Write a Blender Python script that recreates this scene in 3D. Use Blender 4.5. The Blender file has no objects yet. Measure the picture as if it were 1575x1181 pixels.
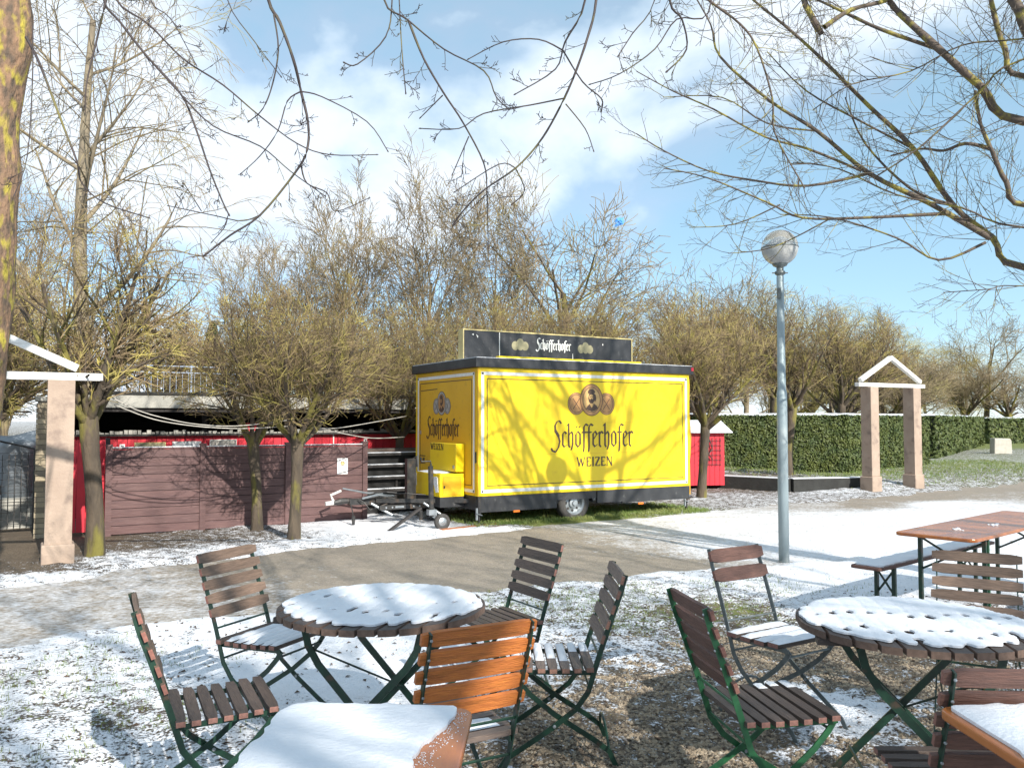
import bpy, math, random
import numpy as np
from mathutils import Vector, Matrix, noise as mnoise

scene = bpy.context.scene
R = math.radians
# ------------------------------------------------------------------ camera
F, CX, CY, HZ, EYE = 1280.0, 787.5, 590.5, 646.0, 1.6
PITCH = math.atan((HZ - CY) / F)
cam_data = bpy.data.cameras.new('camera')
cam = bpy.data.objects.new('camera', cam_data)
scene.collection.objects.link(cam)
cam.location = (0, 0, EYE)
cam.rotation_euler = (math.pi / 2 + PITCH, 0, 0)
cam_data.sensor_width = 36.0
cam_data.lens = 36.0 * F / 1575.0
cam_data.clip_start = 0.05
cam_data.clip_end = 3000
scene.camera = cam
# ------------------------------------------------------------------ world, sun, exposure
SUN_AZ_X, SUN_AZ_Y, SUN_EL = 0.53, -0.848, R(32)          # horizontal direction towards the sun
sdir = Vector((SUN_AZ_X * math.cos(SUN_EL), SUN_AZ_Y * math.cos(SUN_EL), math.sin(SUN_EL))).normalized()
world = bpy.data.worlds.new('World')
scene.world = world
world.use_nodes = True
def build_world():
    nt = world.node_tree
    nt.nodes.clear()
    N, L = nt.nodes.new, nt.links.new
    out = N('ShaderNodeOutputWorld')
    bg = N('ShaderNodeBackground')
    sky = N('ShaderNodeTexSky')
    sky.sky_type = 'NISHITA'
    sky.sun_disc = False
    sky.sun_elevation = SUN_EL
    sky.sun_rotation = math.atan2(SUN_AZ_X, SUN_AZ_Y)
    sky.air_density = 0.8
    sky.dust_density = 0.15
    sky.ozone_density = 2.2
    tc = N('ShaderNodeTexCoord')
    mp = N('ShaderNodeMapping'); mp.inputs['Scale'].default_value = (2.0, 2.0, 3.4)
    mp.inputs['Location'].default_value = CLOUD_SHIFT
    L(tc.outputs['Generated'], mp.inputs['Vector'])
    n1 = N('ShaderNodeTexNoise'); n1.inputs['Scale'].default_value = 1.0; n1.inputs['Detail'].default_value = 7
    n1.inputs['Roughness'].default_value = 0.5; n1.inputs['Distortion'].default_value = 0.25
    L(mp.outputs[0], n1.inputs['Vector'])
    cr = N('ShaderNodeMapRange'); cr.interpolation_type = 'SMOOTHSTEP'
    cr.inputs['From Min'].default_value = 0.40; cr.inputs['From Max'].default_value = 0.57
    cr.inputs['To Max'].default_value = 0.9
    L(n1.outputs['Fac'], cr.inputs['Value'])
    # thin haze everywhere so that the blue stays pale
    mix = N('ShaderNodeMix'); mix.data_type = 'RGBA'
    ad = N('ShaderNodeMath'); ad.operation = 'MAXIMUM'; ad.inputs[1].default_value = 0.40
    L(cr.outputs[0], ad.inputs[0])
    L(ad.outputs[0], mix.inputs['Factor'])
    L(sky.outputs['Color'], mix.inputs['A'])
    cc = N('ShaderNodeMix'); cc.data_type = 'RGBA'; L(cr.outputs[0], cc.inputs['Factor'])       # thin veil is bluish, cloud is white
    cc.inputs['A'].default_value = (4.1, 6.7, 7.8, 1); cc.inputs['B'].default_value = (6.9, 7.3, 7.9, 1)
    L(cc.outputs['Result'], mix.inputs['B'])
    L(mix.outputs['Result'], bg.inputs['Color'])
    bg.inputs['Strength'].default_value = 0.1
    L(bg.outputs[0], out.inputs['Surface'])
CLOUD_SHIFT = (4.35, 0.36, -0.2)
build_world()
sun_data = bpy.data.lights.new('sun', 'SUN')
sun_data.energy = 4.6
sun_data.angle = R(0.53)
sun_data.color = (1.0, 0.94, 0.85)
sun = bpy.data.objects.new('sun', sun_data)
scene.collection.objects.link(sun)
sun.rotation_euler = sdir.to_track_quat('Z', 'Y').to_euler()
scene.view_settings.view_transform = 'Standard'
scene.view_settings.look = 'None'
scene.view_settings.exposure = 0.70
scene.view_settings.gamma = 1.0
scene.render.engine = 'CYCLES'
scene.cycles.max_bounces = 6
scene.cycles.transparent_max_bounces = 12

# ------------------------------------------------------------------ pixel geometry (photograph 1575 x 1181)
_c, _s = math.cos(PITCH), math.sin(PITCH)
def ray(x, y):
    a, b = (x - CX) / F, -(y - CY) / F
    return Vector((a, _c - _s * b, _s + _c * b))
def G(x, y, z=0.0):                       # where the sight line meets height z
    d = ray(x, y)
    return Vector((0, 0, EYE)) + d * ((z - EYE) / d.z)
def at(x, y, Y):                          # point on the sight line at depth Y
    d = ray(x, y)
    return Vector((0, 0, EYE)) + d * (Y / d.y)

# ------------------------------------------------------------------ helpers
COL = scene.collection
class MB:
    def __init__(s): s.v = []; s.f = []; s.m = []
    def add(s, verts, faces, mi=0):
        o = len(s.v); s.v.extend([tuple(p) for p in verts])
        for fc in faces: s.f.append(tuple(i + o for i in fc)); s.m.append(mi)
        return s
    def box(s, c, size, rot=None, mi=0):
        hx, hy, hz = size[0] / 2, size[1] / 2, size[2] / 2
        P = [Vector((sx * hx, sy * hy, sz * hz)) for sz in (-1, 1) for sy in (-1, 1) for sx in (-1, 1)]
        if rot is not None: P = [rot @ p for p in P]
        c = Vector(c); P = [p + c for p in P]
        return s.add(P, [(0, 2, 3, 1), (4, 5, 7, 6), (0, 1, 5, 4), (2, 6, 7, 3), (0, 4, 6, 2), (1, 3, 7, 5)], mi)
    def b2(s, lo, hi, mi=0):
        return s.box([(a + b) / 2 for a, b in zip(lo, hi)], [abs(b - a) for a, b in zip(lo, hi)], None, mi)
    def tube(s, pts, rad, n=6, cap=True, mi=0):
        pts = [Vector(p) for p in pts]
        if not hasattr(rad, '__len__'): rad = [rad] * len(pts)
        rings = []; ref = None
        for i, p in enumerate(pts):
            a = pts[max(i - 1, 0)]; b = pts[min(i + 1, len(pts) - 1)]
            t = (b - a)
            if t.length < 1e-9: t = Vector((0, 0, 1))
            t.normalize()
            if ref is None: ref = t.orthogonal().normalized()
            ref = (ref - t * ref.dot(t))
            if ref.length < 1e-6: ref = t.orthogonal()
            ref.normalize(); q = t.cross(ref)
            rings.append([p + (ref * math.cos(2 * math.pi * k / n) + q * math.sin(2 * math.pi * k / n)) * rad[i] for k in range(n)])
        V = [p for r in rings for p in r]; Fc = []
        for i in range(len(rings) - 1):
            for k in range(n):
                k2 = (k + 1) % n
                Fc.append((i * n + k, i * n + k2, (i + 1) * n + k2, (i + 1) * n + k))
        if cap: Fc.append(tuple(range(n - 1, -1, -1))); Fc.append(tuple((len(rings) - 1) * n + k for k in range(n)))
        return s.add(V, Fc, mi)
    def strap(s, pts, w, th, side=Vector((1, 0, 0)), mi=0):      # flat bar: th along 'side', w in the plane of the path
        pts = [Vector(p) for p in pts]; V = []; Fc = []
        for i, p in enumerate(pts):
            t = (pts[min(i + 1, len(pts) - 1)] - pts[max(i - 1, 0)]).normalized()
            nrm = t.cross(side).normalized()
            for a, b in ((-1, -1), (1, -1), (1, 1), (-1, 1)): V.append(p + side * (a * th / 2) + nrm * (b * w / 2))
        for i in range(len(pts) - 1):
            for k in range(4):
                k2 = (k + 1) % 4; Fc.append((i * 4 + k, i * 4 + k2, i * 4 + 4 + k2, i * 4 + 4 + k))
        Fc.append((3, 2, 1, 0)); e = (len(pts) - 1) * 4; Fc.append((e, e + 1, e + 2, e + 3))
        return s.add(V, Fc, mi)
    def lathe(s, prof, n=16, M=None, mi=0, cap=True):                      # prof [(r, z)], about z
        V = []; Fc = []
        for r, z in prof:
            for k in range(n):
                a = 2 * math.pi * k / n; p = Vector((r * math.cos(a), r * math.sin(a), z)); V.append(M @ p if M else p)
        for i in range(len(prof) - 1):
            for k in range(n):
                k2 = (k + 1) % n; Fc.append((i * n + k, i * n + k2, i * n + n + k2, i * n + n + k))
        if cap and prof[0][0] > 1e-6: Fc.append(tuple(range(n - 1, -1, -1)))
        if cap and prof[-1][0] > 1e-6: Fc.append(tuple((len(prof) - 1) * n + k for k in range(n)))
        return s.add(V, Fc, mi)
    def prism(s, poly, lo, hi, M=None, mi=0, mside=None):        # poly in xy, extruded in z
        n = len(poly); V = [Vector((p[0], p[1], lo)) for p in poly] + [Vector((p[0], p[1], hi)) for p in poly]
        if M: V = [M @ p for p in V]
        s.add(V, [tuple(range(n - 1, -1, -1)), tuple(range(n, 2 * n))], mi)
        o = len(s.v) - 2 * n
        for k in range(n):
            k2 = (k + 1) % n; s.f.append((o + k, o + k2, o + n + k2, o + n + k)); s.m.append(mi if mside is None else mside)
        return s
    def mesh(s, name, mats, smooth=False):
        me = bpy.data.meshes.new(name); me.from_pydata(s.v, [], s.f)
        for m in (mats if isinstance(mats, (list, tuple)) else [mats]): me.materials.append(m)
        if any(s.m): me.polygons.foreach_set('material_index', s.m)
        if smooth: me.polygons.foreach_set('use_smooth', [True] * len(me.polygons))
        me.update(); return me
    def build(s, name, mats, parent=None, smooth=False, loc=None, rotz=None, kind=None, label=None):
        o = bpy.data.objects.new(name, s.mesh(name, mats, smooth)); COL.objects.link(o)
        if parent is not None: o.parent = parent
        if loc is not None: o.location = loc
        if rotz is not None: o.rotation_euler = (0, 0, rotz)
        if kind: o['kind'] = kind
        if label: o['label'] = label
        return o
def tag(o, label, cat, group=None):
    o['label'] = label; o['category'] = cat
    if group: o['group'] = group
    return o
def thing(name, label, cat, loc=(0, 0, 0), rotz=0.0, group=None):
    o = bpy.data.objects.new(name, None); COL.objects.link(o); o.empty_display_size = 0.2
    o.location = loc; o.rotation_euler = (0, 0, rotz)
    return tag(o, label, cat, group)
def link_mesh(name, me, parent, loc=(0, 0, 0), rot=(0, 0, 0)):
    o = bpy.data.objects.new(name, me); COL.objects.link(o); o.parent = parent; o.location = loc; o.rotation_euler = rot
    return o
def dup(root, loc, rotz, label, group=None, scale=None):
    r = root.copy(); COL.objects.link(r); r.location = loc; r.rotation_euler = (0, 0, rotz); r['label'] = label
    if group: r['group'] = group
    if scale: r.scale = scale
    for ch in list(root.children):
        c = ch.copy(); COL.objects.link(c); c.parent = r
        for g in ch.children:
            d = g.copy(); COL.objects.link(d); d.parent = c
    return r
def bevel(o, w=0.004, seg=2):
    m = o.modifiers.new('bevel', 'BEVEL'); m.width = w; m.segments = seg; m.limit_method = 'ANGLE'
    return o

# ------------------------------------------------------------------ materials
def mat(name, c1, c2=None, rough=0.7, scale=8.0, detail=5, stretch=(1, 1, 1), metal=0.0, bump=0.0, bscale=None,
        c3=None, s3=2.0, lo=0.35, hi=0.65, spec=0.5, rnd=0.0, coords='Object', lo3=0.55, hi3=0.7):
    m = bpy.data.materials.new(name); m.use_nodes = True; nt = m.node_tree; N, L = nt.nodes.new, nt.links.new
    b = nt.nodes['Principled BSDF']; b.inputs['Roughness'].default_value = rough; b.inputs['Metallic'].default_value = metal
    b.inputs['Specular IOR Level'].default_value = spec
    tc = N('ShaderNodeTexCoord'); mp = N('ShaderNodeMapping'); mp.inputs['Scale'].default_value = stretch
    L(tc.outputs[coords], mp.inputs['Vector'])
    vec = mp.outputs[0]
    if rnd:
        oi = N('ShaderNodeObjectInfo'); va = N('ShaderNodeVectorMath'); va.operation = 'ADD'
        ml = N('ShaderNodeMath'); ml.operation = 'MULTIPLY'; ml.inputs[1].default_value = 37.0
        L(oi.outputs['Random'], ml.inputs[0]); L(vec, va.inputs[0]); L(ml.outputs[0], va.inputs[1]); vec = va.outputs[0]
    c2 = c2 or tuple(x * 0.75 for x in c1)
    nz = N('ShaderNodeTexNoise'); nz.inputs['Scale'].default_value = scale; nz.inputs['Detail'].default_value = detail; L(vec, nz.inputs['Vector'])
    mr = N('ShaderNodeMapRange'); mr.inputs['From Min'].default_value = lo; mr.inputs['From Max'].default_value = hi; L(nz.outputs['Fac'], mr.inputs['Value'])
    mx = N('ShaderNodeMix'); mx.data_type = 'RGBA'; mx.inputs['A'].default_value = (*c1, 1); mx.inputs['B'].default_value = (*c2, 1); L(mr.outputs[0], mx.inputs['Factor'])
    col = mx.outputs['Result']
    if c3:
        n3 = N('ShaderNodeTexNoise'); n3.inputs['Scale'].default_value = s3; n3.inputs['Detail'].default_value = 6; L(vec, n3.inputs['Vector'])
        m3 = N('ShaderNodeMapRange'); m3.inputs['From Min'].default_value = lo3; m3.inputs['From Max'].default_value = hi3; L(n3.outputs['Fac'], m3.inputs['Value'])
        x3 = N('ShaderNodeMix'); x3.data_type = 'RGBA'; L(m3.outputs[0], x3.inputs['Factor']); L(col, x3.inputs['A']); x3.inputs['B'].default_value = (*c3, 1); col = x3.outputs['Result']
    if rnd:
        hs = N('ShaderNodeHueSaturation'); r2 = N('ShaderNodeMapRange'); r2.inputs['To Min'].default_value = 1 - rnd; r2.inputs['To Max'].default_value = 1 + rnd
        L(oi.outputs['Random'], r2.inputs['Value']); L(r2.outputs[0], hs.inputs['Value']); L(col, hs.inputs['Color']); col = hs.outputs[0]
    L(col, b.inputs['Base Color'])
    if bump:
        nb = N('ShaderNodeTexNoise'); nb.inputs['Scale'].default_value = bscale or scale * 4; nb.inputs['Detail'].default_value = 6; L(vec, nb.inputs['Vector'])
        bp = N('ShaderNodeBump'); bp.inputs['Strength'].default_value = bump; bp.inputs['Distance'].default_value = 0.02
        L(nb.outputs['Fac'], bp.inputs['Height']); L(bp.outputs[0], b.inputs['Normal'])
    return m
M = {}
M['snow'] = mat('snow', (0.78, 0.80, 0.84), (0.70, 0.73, 0.78), rough=0.55, scale=9, bump=0.25, bscale=70)
M['yellow'] = mat('yellow_paint', (0.90, 0.66, 0.008), (0.84, 0.58, 0.010), rough=0.38, scale=1.5, bump=0.06, bscale=1.6, c3=(0.76, 0.50, 0.015), s3=7, lo3=0.6, hi3=0.8)
M['shade_trim_yellow'] = mat('shade_trim_paint', (0.74, 0.42, 0.012), (0.68, 0.37, 0.012), rough=0.45, scale=2, c3=(0.5, 0.26, 0.02), s3=9, lo3=0.6, hi3=0.8)  # darker yellow holding the shade of the end face; also seams, trim, box door
M['frame_white'] = mat('frame_white', (0.82, 0.82, 0.78), (0.74, 0.73, 0.67), rough=0.5, scale=14)
M['ink'] = mat('ink_brown', (0.055, 0.03, 0.018), (0.09, 0.05, 0.03), rough=0.5, scale=20)
M['black_paint'] = mat('black_paint', (0.02, 0.021, 0.024), (0.035, 0.037, 0.04), rough=0.45, scale=5, c3=(0.10, 0.10, 0.10), s3=14, lo3=0.62, hi3=0.8)
M['black_steel'] = mat('black_steel', (0.02, 0.021, 0.022), (0.04, 0.038, 0.036), rough=0.5, scale=20, c3=(0.09, 0.06, 0.04), s3=9)
M['zinc'] = mat('zinc', (0.42, 0.45, 0.47), (0.30, 0.33, 0.35), rough=0.42, scale=12, metal=0.7)
M['lamp_zinc'] = mat('lamp_zinc', (0.33, 0.40, 0.42), (0.25, 0.31, 0.33), rough=0.5, scale=5, metal=0.35, stretch=(1, 1, 0.4), c3=(0.45, 0.5, 0.5), s3=6)
M['tyre'] = mat('tyre', (0.035, 0.034, 0.033), (0.07, 0.065, 0.06), rough=0.85, scale=15)
M['gold'] = mat('gold_edge', (0.60, 0.50, 0.22), (0.5, 0.4, 0.18), rough=0.5, scale=10)
M['copper'] = mat('copper_print', (0.46, 0.25, 0.09), (0.36, 0.18, 0.07), rough=0.5, scale=18)
M['copper_light'] = mat('copper_light', (0.60, 0.38, 0.15), (0.50, 0.29, 0.10), rough=0.5, scale=12)
M['silver_print'] = mat('silver_print', (0.40, 0.38, 0.34), (0.3, 0.28, 0.25), rough=0.5, scale=18)
M['gold_dull'] = mat('gold_dull', (0.32, 0.29, 0.17), (0.24, 0.22, 0.13), rough=0.5, scale=18)
M['paper'] = mat('paper', (0.80, 0.80, 0.78), (0.72, 0.72, 0.72), rough=0.7, scale=6)
M['orange_lens'] = mat('orange_lens', (0.75, 0.18, 0.02), rough=0.25)
M['red_lens'] = mat('red_lens', (0.5, 0.02, 0.04), rough=0.25)
M['tarp'] = mat('yellow_tarp', (0.72, 0.40, 0.02), (0.55, 0.28, 0.02), rough=0.6, scale=6)
M['green_steel'] = mat('green_steel', (0.013, 0.05, 0.03), (0.01, 0.03, 0.021), rough=0.38, scale=25, c3=(0.07, 0.05, 0.035), s3=16, lo3=0.6, hi3=0.7)
M['sunlit_green_steel'] = mat('sunlit_green_steel', (0.022, 0.12, 0.045), (0.016, 0.075, 0.035), rough=0.4, scale=25)  # lighter copy of the green steel, sunlight put into its colour
M['grey_steel'] = mat('grey_steel', (0.16, 0.18, 0.18), (0.10, 0.12, 0.12), rough=0.4, scale=25, metal=0.3)
def wood(name, a, b, e, rnd=0.18):
    return [mat(name, a, b, rough=0.62, scale=14, stretch=(1.2, 12, 12), bump=0.35, bscale=22, c3=tuple(x * 0.55 for x in a), s3=5, rnd=rnd), mat(name + '_end', e, tuple(x * 0.7 for x in e), rough=0.8, scale=60)]
M['w_dark'] = wood('wood_dark', (0.10, 0.072, 0.058), (0.065, 0.048, 0.042), (0.30, 0.15, 0.12))
M['w_brown'] = wood('wood_brown', (0.21, 0.14, 0.10), (0.14, 0.095, 0.07), (0.30, 0.13, 0.10))
M['w_red'] = wood('wood_red', (0.17, 0.085, 0.064), (0.11, 0.058, 0.047), (0.28, 0.13, 0.10))
M['w_orange'] = wood('wood_orange', (0.52, 0.17, 0.035), (0.40, 0.12, 0.03), (0.44, 0.16, 0.06))
M['w_grey'] = wood('wood_grey', (0.20, 0.15, 0.12), (0.12, 0.09, 0.08), (0.28, 0.15, 0.11))
M['w_table'] = wood('wood_table', (0.085, 0.064, 0.054), (0.055, 0.043, 0.04), (0.16, 0.105, 0.08))
M['t_orange'] = mat('table_orange', (0.48, 0.17, 0.05), (0.42, 0.14, 0.045), rough=0.25, scale=5, stretch=(6, 1, 1), c3=(0.30, 0.11, 0.06), s3=1.3, bump=0.1)
M['sandstone'] = mat('sandstone', (0.39, 0.30, 0.235), (0.33, 0.25, 0.195), rough=0.85, scale=4, c3=(0.22, 0.165, 0.135), s3=5, bump=0.3, bscale=40)
M['white_wood'] = mat('white_wood', (0.80, 0.80, 0.78), (0.66, 0.65, 0.62), rough=0.6, scale=10, stretch=(1, 6, 6), c3=(0.5, 0.49, 0.46), s3=6)
M['fence'] = mat('fence_brown', (0.125, 0.066, 0.062), (0.095, 0.05, 0.05), rough=0.6, scale=3, stretch=(1, 8, 8), c3=(0.15, 0.085, 0.08), s3=4, rnd=0.12, bump=0.2)
M['red_wall'] = mat('red_paint', (0.60, 0.02, 0.035), (0.50, 0.016, 0.035), rough=0.55, scale=4, c3=(0.35, 0.015, 0.03), s3=5, rnd=0.1)
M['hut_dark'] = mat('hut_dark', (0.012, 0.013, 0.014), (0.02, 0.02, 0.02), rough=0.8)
M['roofing'] = mat('roof_concrete', (0.40, 0.39, 0.35), (0.30, 0.30, 0.27), rough=0.9, scale=6, c3=(0.22, 0.22, 0.2), s3=3, bump=0.3)
M['dark_wood'] = mat('dark_wood', (0.045, 0.04, 0.038), (0.03, 0.028, 0.028), rough=0.8, scale=10, stretch=(1, 8, 8))
M['concrete_dark'] = mat('concrete_dark', (0.024, 0.024, 0.023), (0.034, 0.035, 0.033), rough=0.9, scale=5, bump=0.4)
M['stone'] = mat('stone_pale', (0.45, 0.43, 0.37), (0.37, 0.35, 0.30), rough=0.9, scale=6, bump=0.4)
M['brick'] = mat('old_brick', (0.36, 0.30, 0.20), (0.24, 0.20, 0.15), rough=0.9, scale=6, rnd=0.35, bump=0.4)
M['mortar'] = mat('mortar', (0.20, 0.18, 0.15), (0.14, 0.13, 0.11), rough=0.95)
M['blue_rail'] = mat('blue_rail', (0.30, 0.37, 0.48), (0.34, 0.4, 0.5), rough=0.5)
M['grey_sheet'] = mat('grey_tarp', (0.30, 0.34, 0.38), (0.22, 0.25, 0.28), rough=0.55, scale=4)
M['cable'] = mat('pale_cable', (0.50, 0.47, 0.42), (0.38, 0.36, 0.32), rough=0.6)
M['bark'] = mat('bark', (0.105, 0.08, 0.055), (0.06, 0.047, 0.035), rough=0.9, scale=9, stretch=(1, 1, 0.35), bump=0.9, bscale=30, c3=(0.17, 0.15, 0.035), s3=4, lo3=0.5, hi3=0.6)
M['bark_pale'] = mat('bark_pale', (0.27, 0.225, 0.15), (0.17, 0.14, 0.10), rough=0.9, scale=6, stretch=(1, 1, 0.3), bump=0.5)
M['bark_lichen'] = mat('bark_lichen', (0.27, 0.165, 0.10), (0.10, 0.075, 0.055), rough=0.9, scale=22, stretch=(1, 1, 0.5), bump=1.0, bscale=45, c3=(0.40, 0.33, 0.05), s3=16, lo3=0.52, hi3=0.68)
M['branch_dark'] = mat('branch_dark', (0.058, 0.043, 0.04), (0.035, 0.027, 0.028), rough=0.7, scale=6, c3=(0.15, 0.13, 0.04), s3=3, lo3=0.55, hi3=0.68)
M['branch_lichen'] = mat('branch_lichen', (0.11, 0.085, 0.065), (0.07, 0.052, 0.043), rough=0.8, scale=7, c3=(0.27, 0.23, 0.05), s3=7, lo3=0.50, hi3=0.62)
M['twig_olive'] = mat('twig_olive', (0.24, 0.175, 0.085), (0.11, 0.076, 0.05), rough=0.8, scale=7, c3=(0.37, 0.31, 0.085), s3=5, lo3=0.50, hi3=0.64, rnd=0.15)
M['twig_tan'] = mat('twig_tan', (0.27, 0.21, 0.12), (0.175, 0.135, 0.085), rough=0.85, scale=2, c3=(0.31, 0.27, 0.10), s3=0.7, rnd=0.12)
M['twig_yellow'] = mat('twig_yellow', (0.40, 0.33, 0.10), (0.30, 0.25, 0.09), rough=0.85, scale=2, rnd=0.1)
M['needles'] = mat('needles', (0.035, 0.06, 0.028), (0.06, 0.085, 0.03), rough=0.8, scale=3)
M['hedge'] = mat('hedge_leaf', (0.045, 0.072, 0.015), (0.095, 0.115, 0.022), rough=0.65, scale=3, c3=(0.025, 0.05, 0.018), s3=8)
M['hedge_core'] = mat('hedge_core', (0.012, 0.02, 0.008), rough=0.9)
M['grass_blade'] = mat('grass_blade', (0.12, 0.20, 0.035), (0.20, 0.22, 0.06), rough=0.6, scale=2)
M['leaf_litter'] = mat('leaf_litter', (0.10, 0.06, 0.035), (0.06, 0.04, 0.028), rough=0.8, scale=3)
M['pebble'] = mat('pebble', (0.33, 0.26, 0.18), (0.12, 0.095, 0.07), rough=0.8, scale=30, detail=1, lo=0.42, hi=0.58, c3=(0.44, 0.40, 0.33), s3=45)
def globe_mat():
    m = bpy.data.materials.new('smoked_globe'); m.use_nodes = True; nt = m.node_tree; b = nt.nodes['Principled BSDF']
    b.inputs['Base Color'].default_value = (0.72, 0.74, 0.74, 1); b.inputs['Roughness'].default_value = 0.12
    b.inputs['Transmission Weight'].default_value = 0.75; b.inputs['IOR'].default_value = 1.1; b.inputs['Specular IOR Level'].default_value = 0.8
    return m
M['globe'] = globe_mat()
M['globe_milky'] = mat('globe_milky', (0.42, 0.43, 0.42), (0.34, 0.35, 0.35), rough=0.25, scale=6)

def ground_mat(name, base_a, base_b, peb, snow_c, nscale, gain, s0=0.44, s1=0.58):
    """soil / gravel with grass and snow: the point attributes snow, grass and gravel say where"""
    m = bpy.data.materials.new(name); m.use_nodes = True; nt = m.node_tree; N, L = nt.nodes.new, nt.links.new
    b = nt.nodes['Principled BSDF']; b.inputs['Roughness'].default_value = 0.85; b.inputs['Specular IOR Level'].default_value = 0.25
    tc = N('ShaderNodeTexCoord'); V = tc.outputs['Object']
    def noise(sc, det=6, ro=0.55):
        n = N('ShaderNodeTexNoise'); n.inputs['Scale'].default_value = sc; n.inputs['Detail'].default_value = det; n.inputs['Roughness'].default_value = ro; L(V, n.inputs['Vector']); return n.outputs['Fac']
    def rng(x, a, c, lo=0.0, hi=1.0):
        r = N('ShaderNodeMapRange'); r.inputs['From Min'].default_value = a; r.inputs['From Max'].default_value = c; r.inputs['To Min'].default_value = lo; r.inputs['To Max'].default_value = hi; L(x, r.inputs['Value']); return r.outputs[0]
    def mixc(f, a, c):
        x = N('ShaderNodeMix'); x.data_type = 'RGBA'; L(f, x.inputs['Factor'])
        for k, q in (('A', a), ('B', c)):
            if isinstance(q, tuple): x.inputs[k].default_value = (*q, 1)
            else: L(q, x.inputs[k])
        return x.outputs['Result']
    def math2(op, a, c):
        x = N('ShaderNodeMath'); x.operation = op
        for k, q in ((0, a), (1, c)):
            if isinstance(q, (int, float)): x.inputs[k].default_value = q
            else: L(q, x.inputs[k])
        return x.outputs[0]
    def attr(n):
        x = N('ShaderNodeAttribute'); x.attribute_name = n; return x.outputs['Fac']
    soil = mixc(rng(noise(3.5), 0.35, 0.65), base_a, base_b)
    vo = N('ShaderNodeTexVoronoi'); vo.inputs['Scale'].default_value = 55; L(V, vo.inputs['Vector'])
    sv = N('ShaderNodeSeparateColor'); L(vo.outputs['Color'], sv.inputs[0])
    pebc = mixc(rng(sv.outputs[0], 0.1, 0.9), tuple(x * 0.45 for x in peb), peb)
    col = mixc(attr('gravel'), soil, pebc)
    gn = mixc(rng(noise(14), 0.35, 0.65), (0.11, 0.15, 0.035), (0.185, 0.195, 0.06))
    gf = math2('ADD', attr('grass'), math2('MULTIPLY', math2('SUBTRACT', noise(22), 0.5), 1.6))
    col = mixc(rng(gf, 0.42, 0.6), col, gn)
    fine = math2('ADD', math2('MULTIPLY', math2('SUBTRACT', noise(nscale, 8, 0.68), 0.5), gain), math2('MULTIPLY', math2('SUBTRACT', noise(nscale * 6, 3, 0.6), 0.5), gain * 1.0))
    sf = rng(math2('ADD', attr('snow'), fine), s0, s1)
    col = mixc(sf, col, mixc(rng(noise(5), 0.3, 0.7), snow_c, tuple(x * 0.93 for x in snow_c)))
    L(col, b.inputs['Base Color'])
    h = math2('ADD', math2('MULTIPLY', sf, 0.6), math2('ADD', math2('MULTIPLY', vo.outputs['Distance'], -0.45), math2('MULTIPLY', noise(40), 0.45)))
    bp = N('ShaderNodeBump'); bp.inputs['Strength'].default_value = 0.9; bp.inputs['Distance'].default_value = 0.018; L(h, bp.inputs['Height']); L(bp.outputs[0], b.inputs['Normal'])
    return m
M['ground'] = ground_mat('ground', (0.11, 0.085, 0.06), (0.065, 0.052, 0.04), (0.21, 0.165, 0.115), (0.76, 0.78, 0.82), 9.0, 1.15)
M['path'] = ground_mat('path', (0.30, 0.255, 0.20), (0.23, 0.20, 0.165), (0.38, 0.34, 0.29), (0.72, 0.74, 0.78), 3.2, 0.8, 0.28, 0.70)

# ------------------------------------------------------------------ ground, path
UA = R(30)                                                     # the path, fence, hut and trailer all run along this bearing
U = Vector((math.cos(UA), math.sin(UA), 0)); W = Vector((-math.sin(UA), math.cos(UA), 0))
def vnoise(x, y, sc, seed=0):
    x = x * sc + seed * 17.13; y = y * sc - seed * 9.71
    xi = np.floor(x).astype(np.int64); yi = np.floor(y).astype(np.int64); fx = x - xi; fy = y - yi
    fx = fx * fx * (3 - 2 * fx); fy = fy * fy * (3 - 2 * fy)
    def h(a, b):
        n = (a * 374761393 + b * 668265263 + seed * 144665) & 0x7fffffff
        n = ((n ^ (n >> 13)) * 1274126177) & 0x7fffffff
        return ((n ^ (n >> 16)) & 0xffff) / 65535.0
    return (h(xi, yi) * (1 - fx) + h(xi + 1, yi) * fx) * (1 - fy) + (h(xi, yi + 1) * (1 - fx) + h(xi + 1, yi + 1) * fx) * fy
def fbm(x, y, sc, seed=0, o=4):
    t = 0; a = 0.5; s = 0
    for k in range(o):
        t = t + a * vnoise(x, y, sc * 2 ** k, seed + k); s += a; a *= 0.5
    return t / s
far_px = [(-300, 925), (0, 905), (200, 875), (540, 838), (740, 820), (1060, 788), (1320, 767), (1575, 744), (1900, 722)]
near_px = [(-300, 1060), (0, 1003), (200, 965), (430, 940), (760, 905), (950, 890), (1060, 876), (1200, 868), (1400, 850), (1575, 830), (2300, 780)]
def tw(q): return (q.x * U.x + q.y * U.y, q.x * W.x + q.y * W.y)
fe = sorted(tw(G(*q)) for q in far_px); ne = sorted(tw(G(*q)) for q in near_px)
def path_sd(x, y):
    t = x * U.x + y * U.y; w = x * W.x + y * W.y
    wf = np.interp(t, [a for a, b in fe], [b for a, b in fe]); wn = np.interp(t, [a for a, b in ne], [b for a, b in ne])
    return np.minimum(w - wn, wf - w)
WALL = [(3.2, 20.9), (6.15, 18.5), (8.35, 19.0)]
def sstep(a, b, x):
    t = np.clip((x - a) / (b - a), 0, 1); return t * t * (3 - 2 * t)
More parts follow.
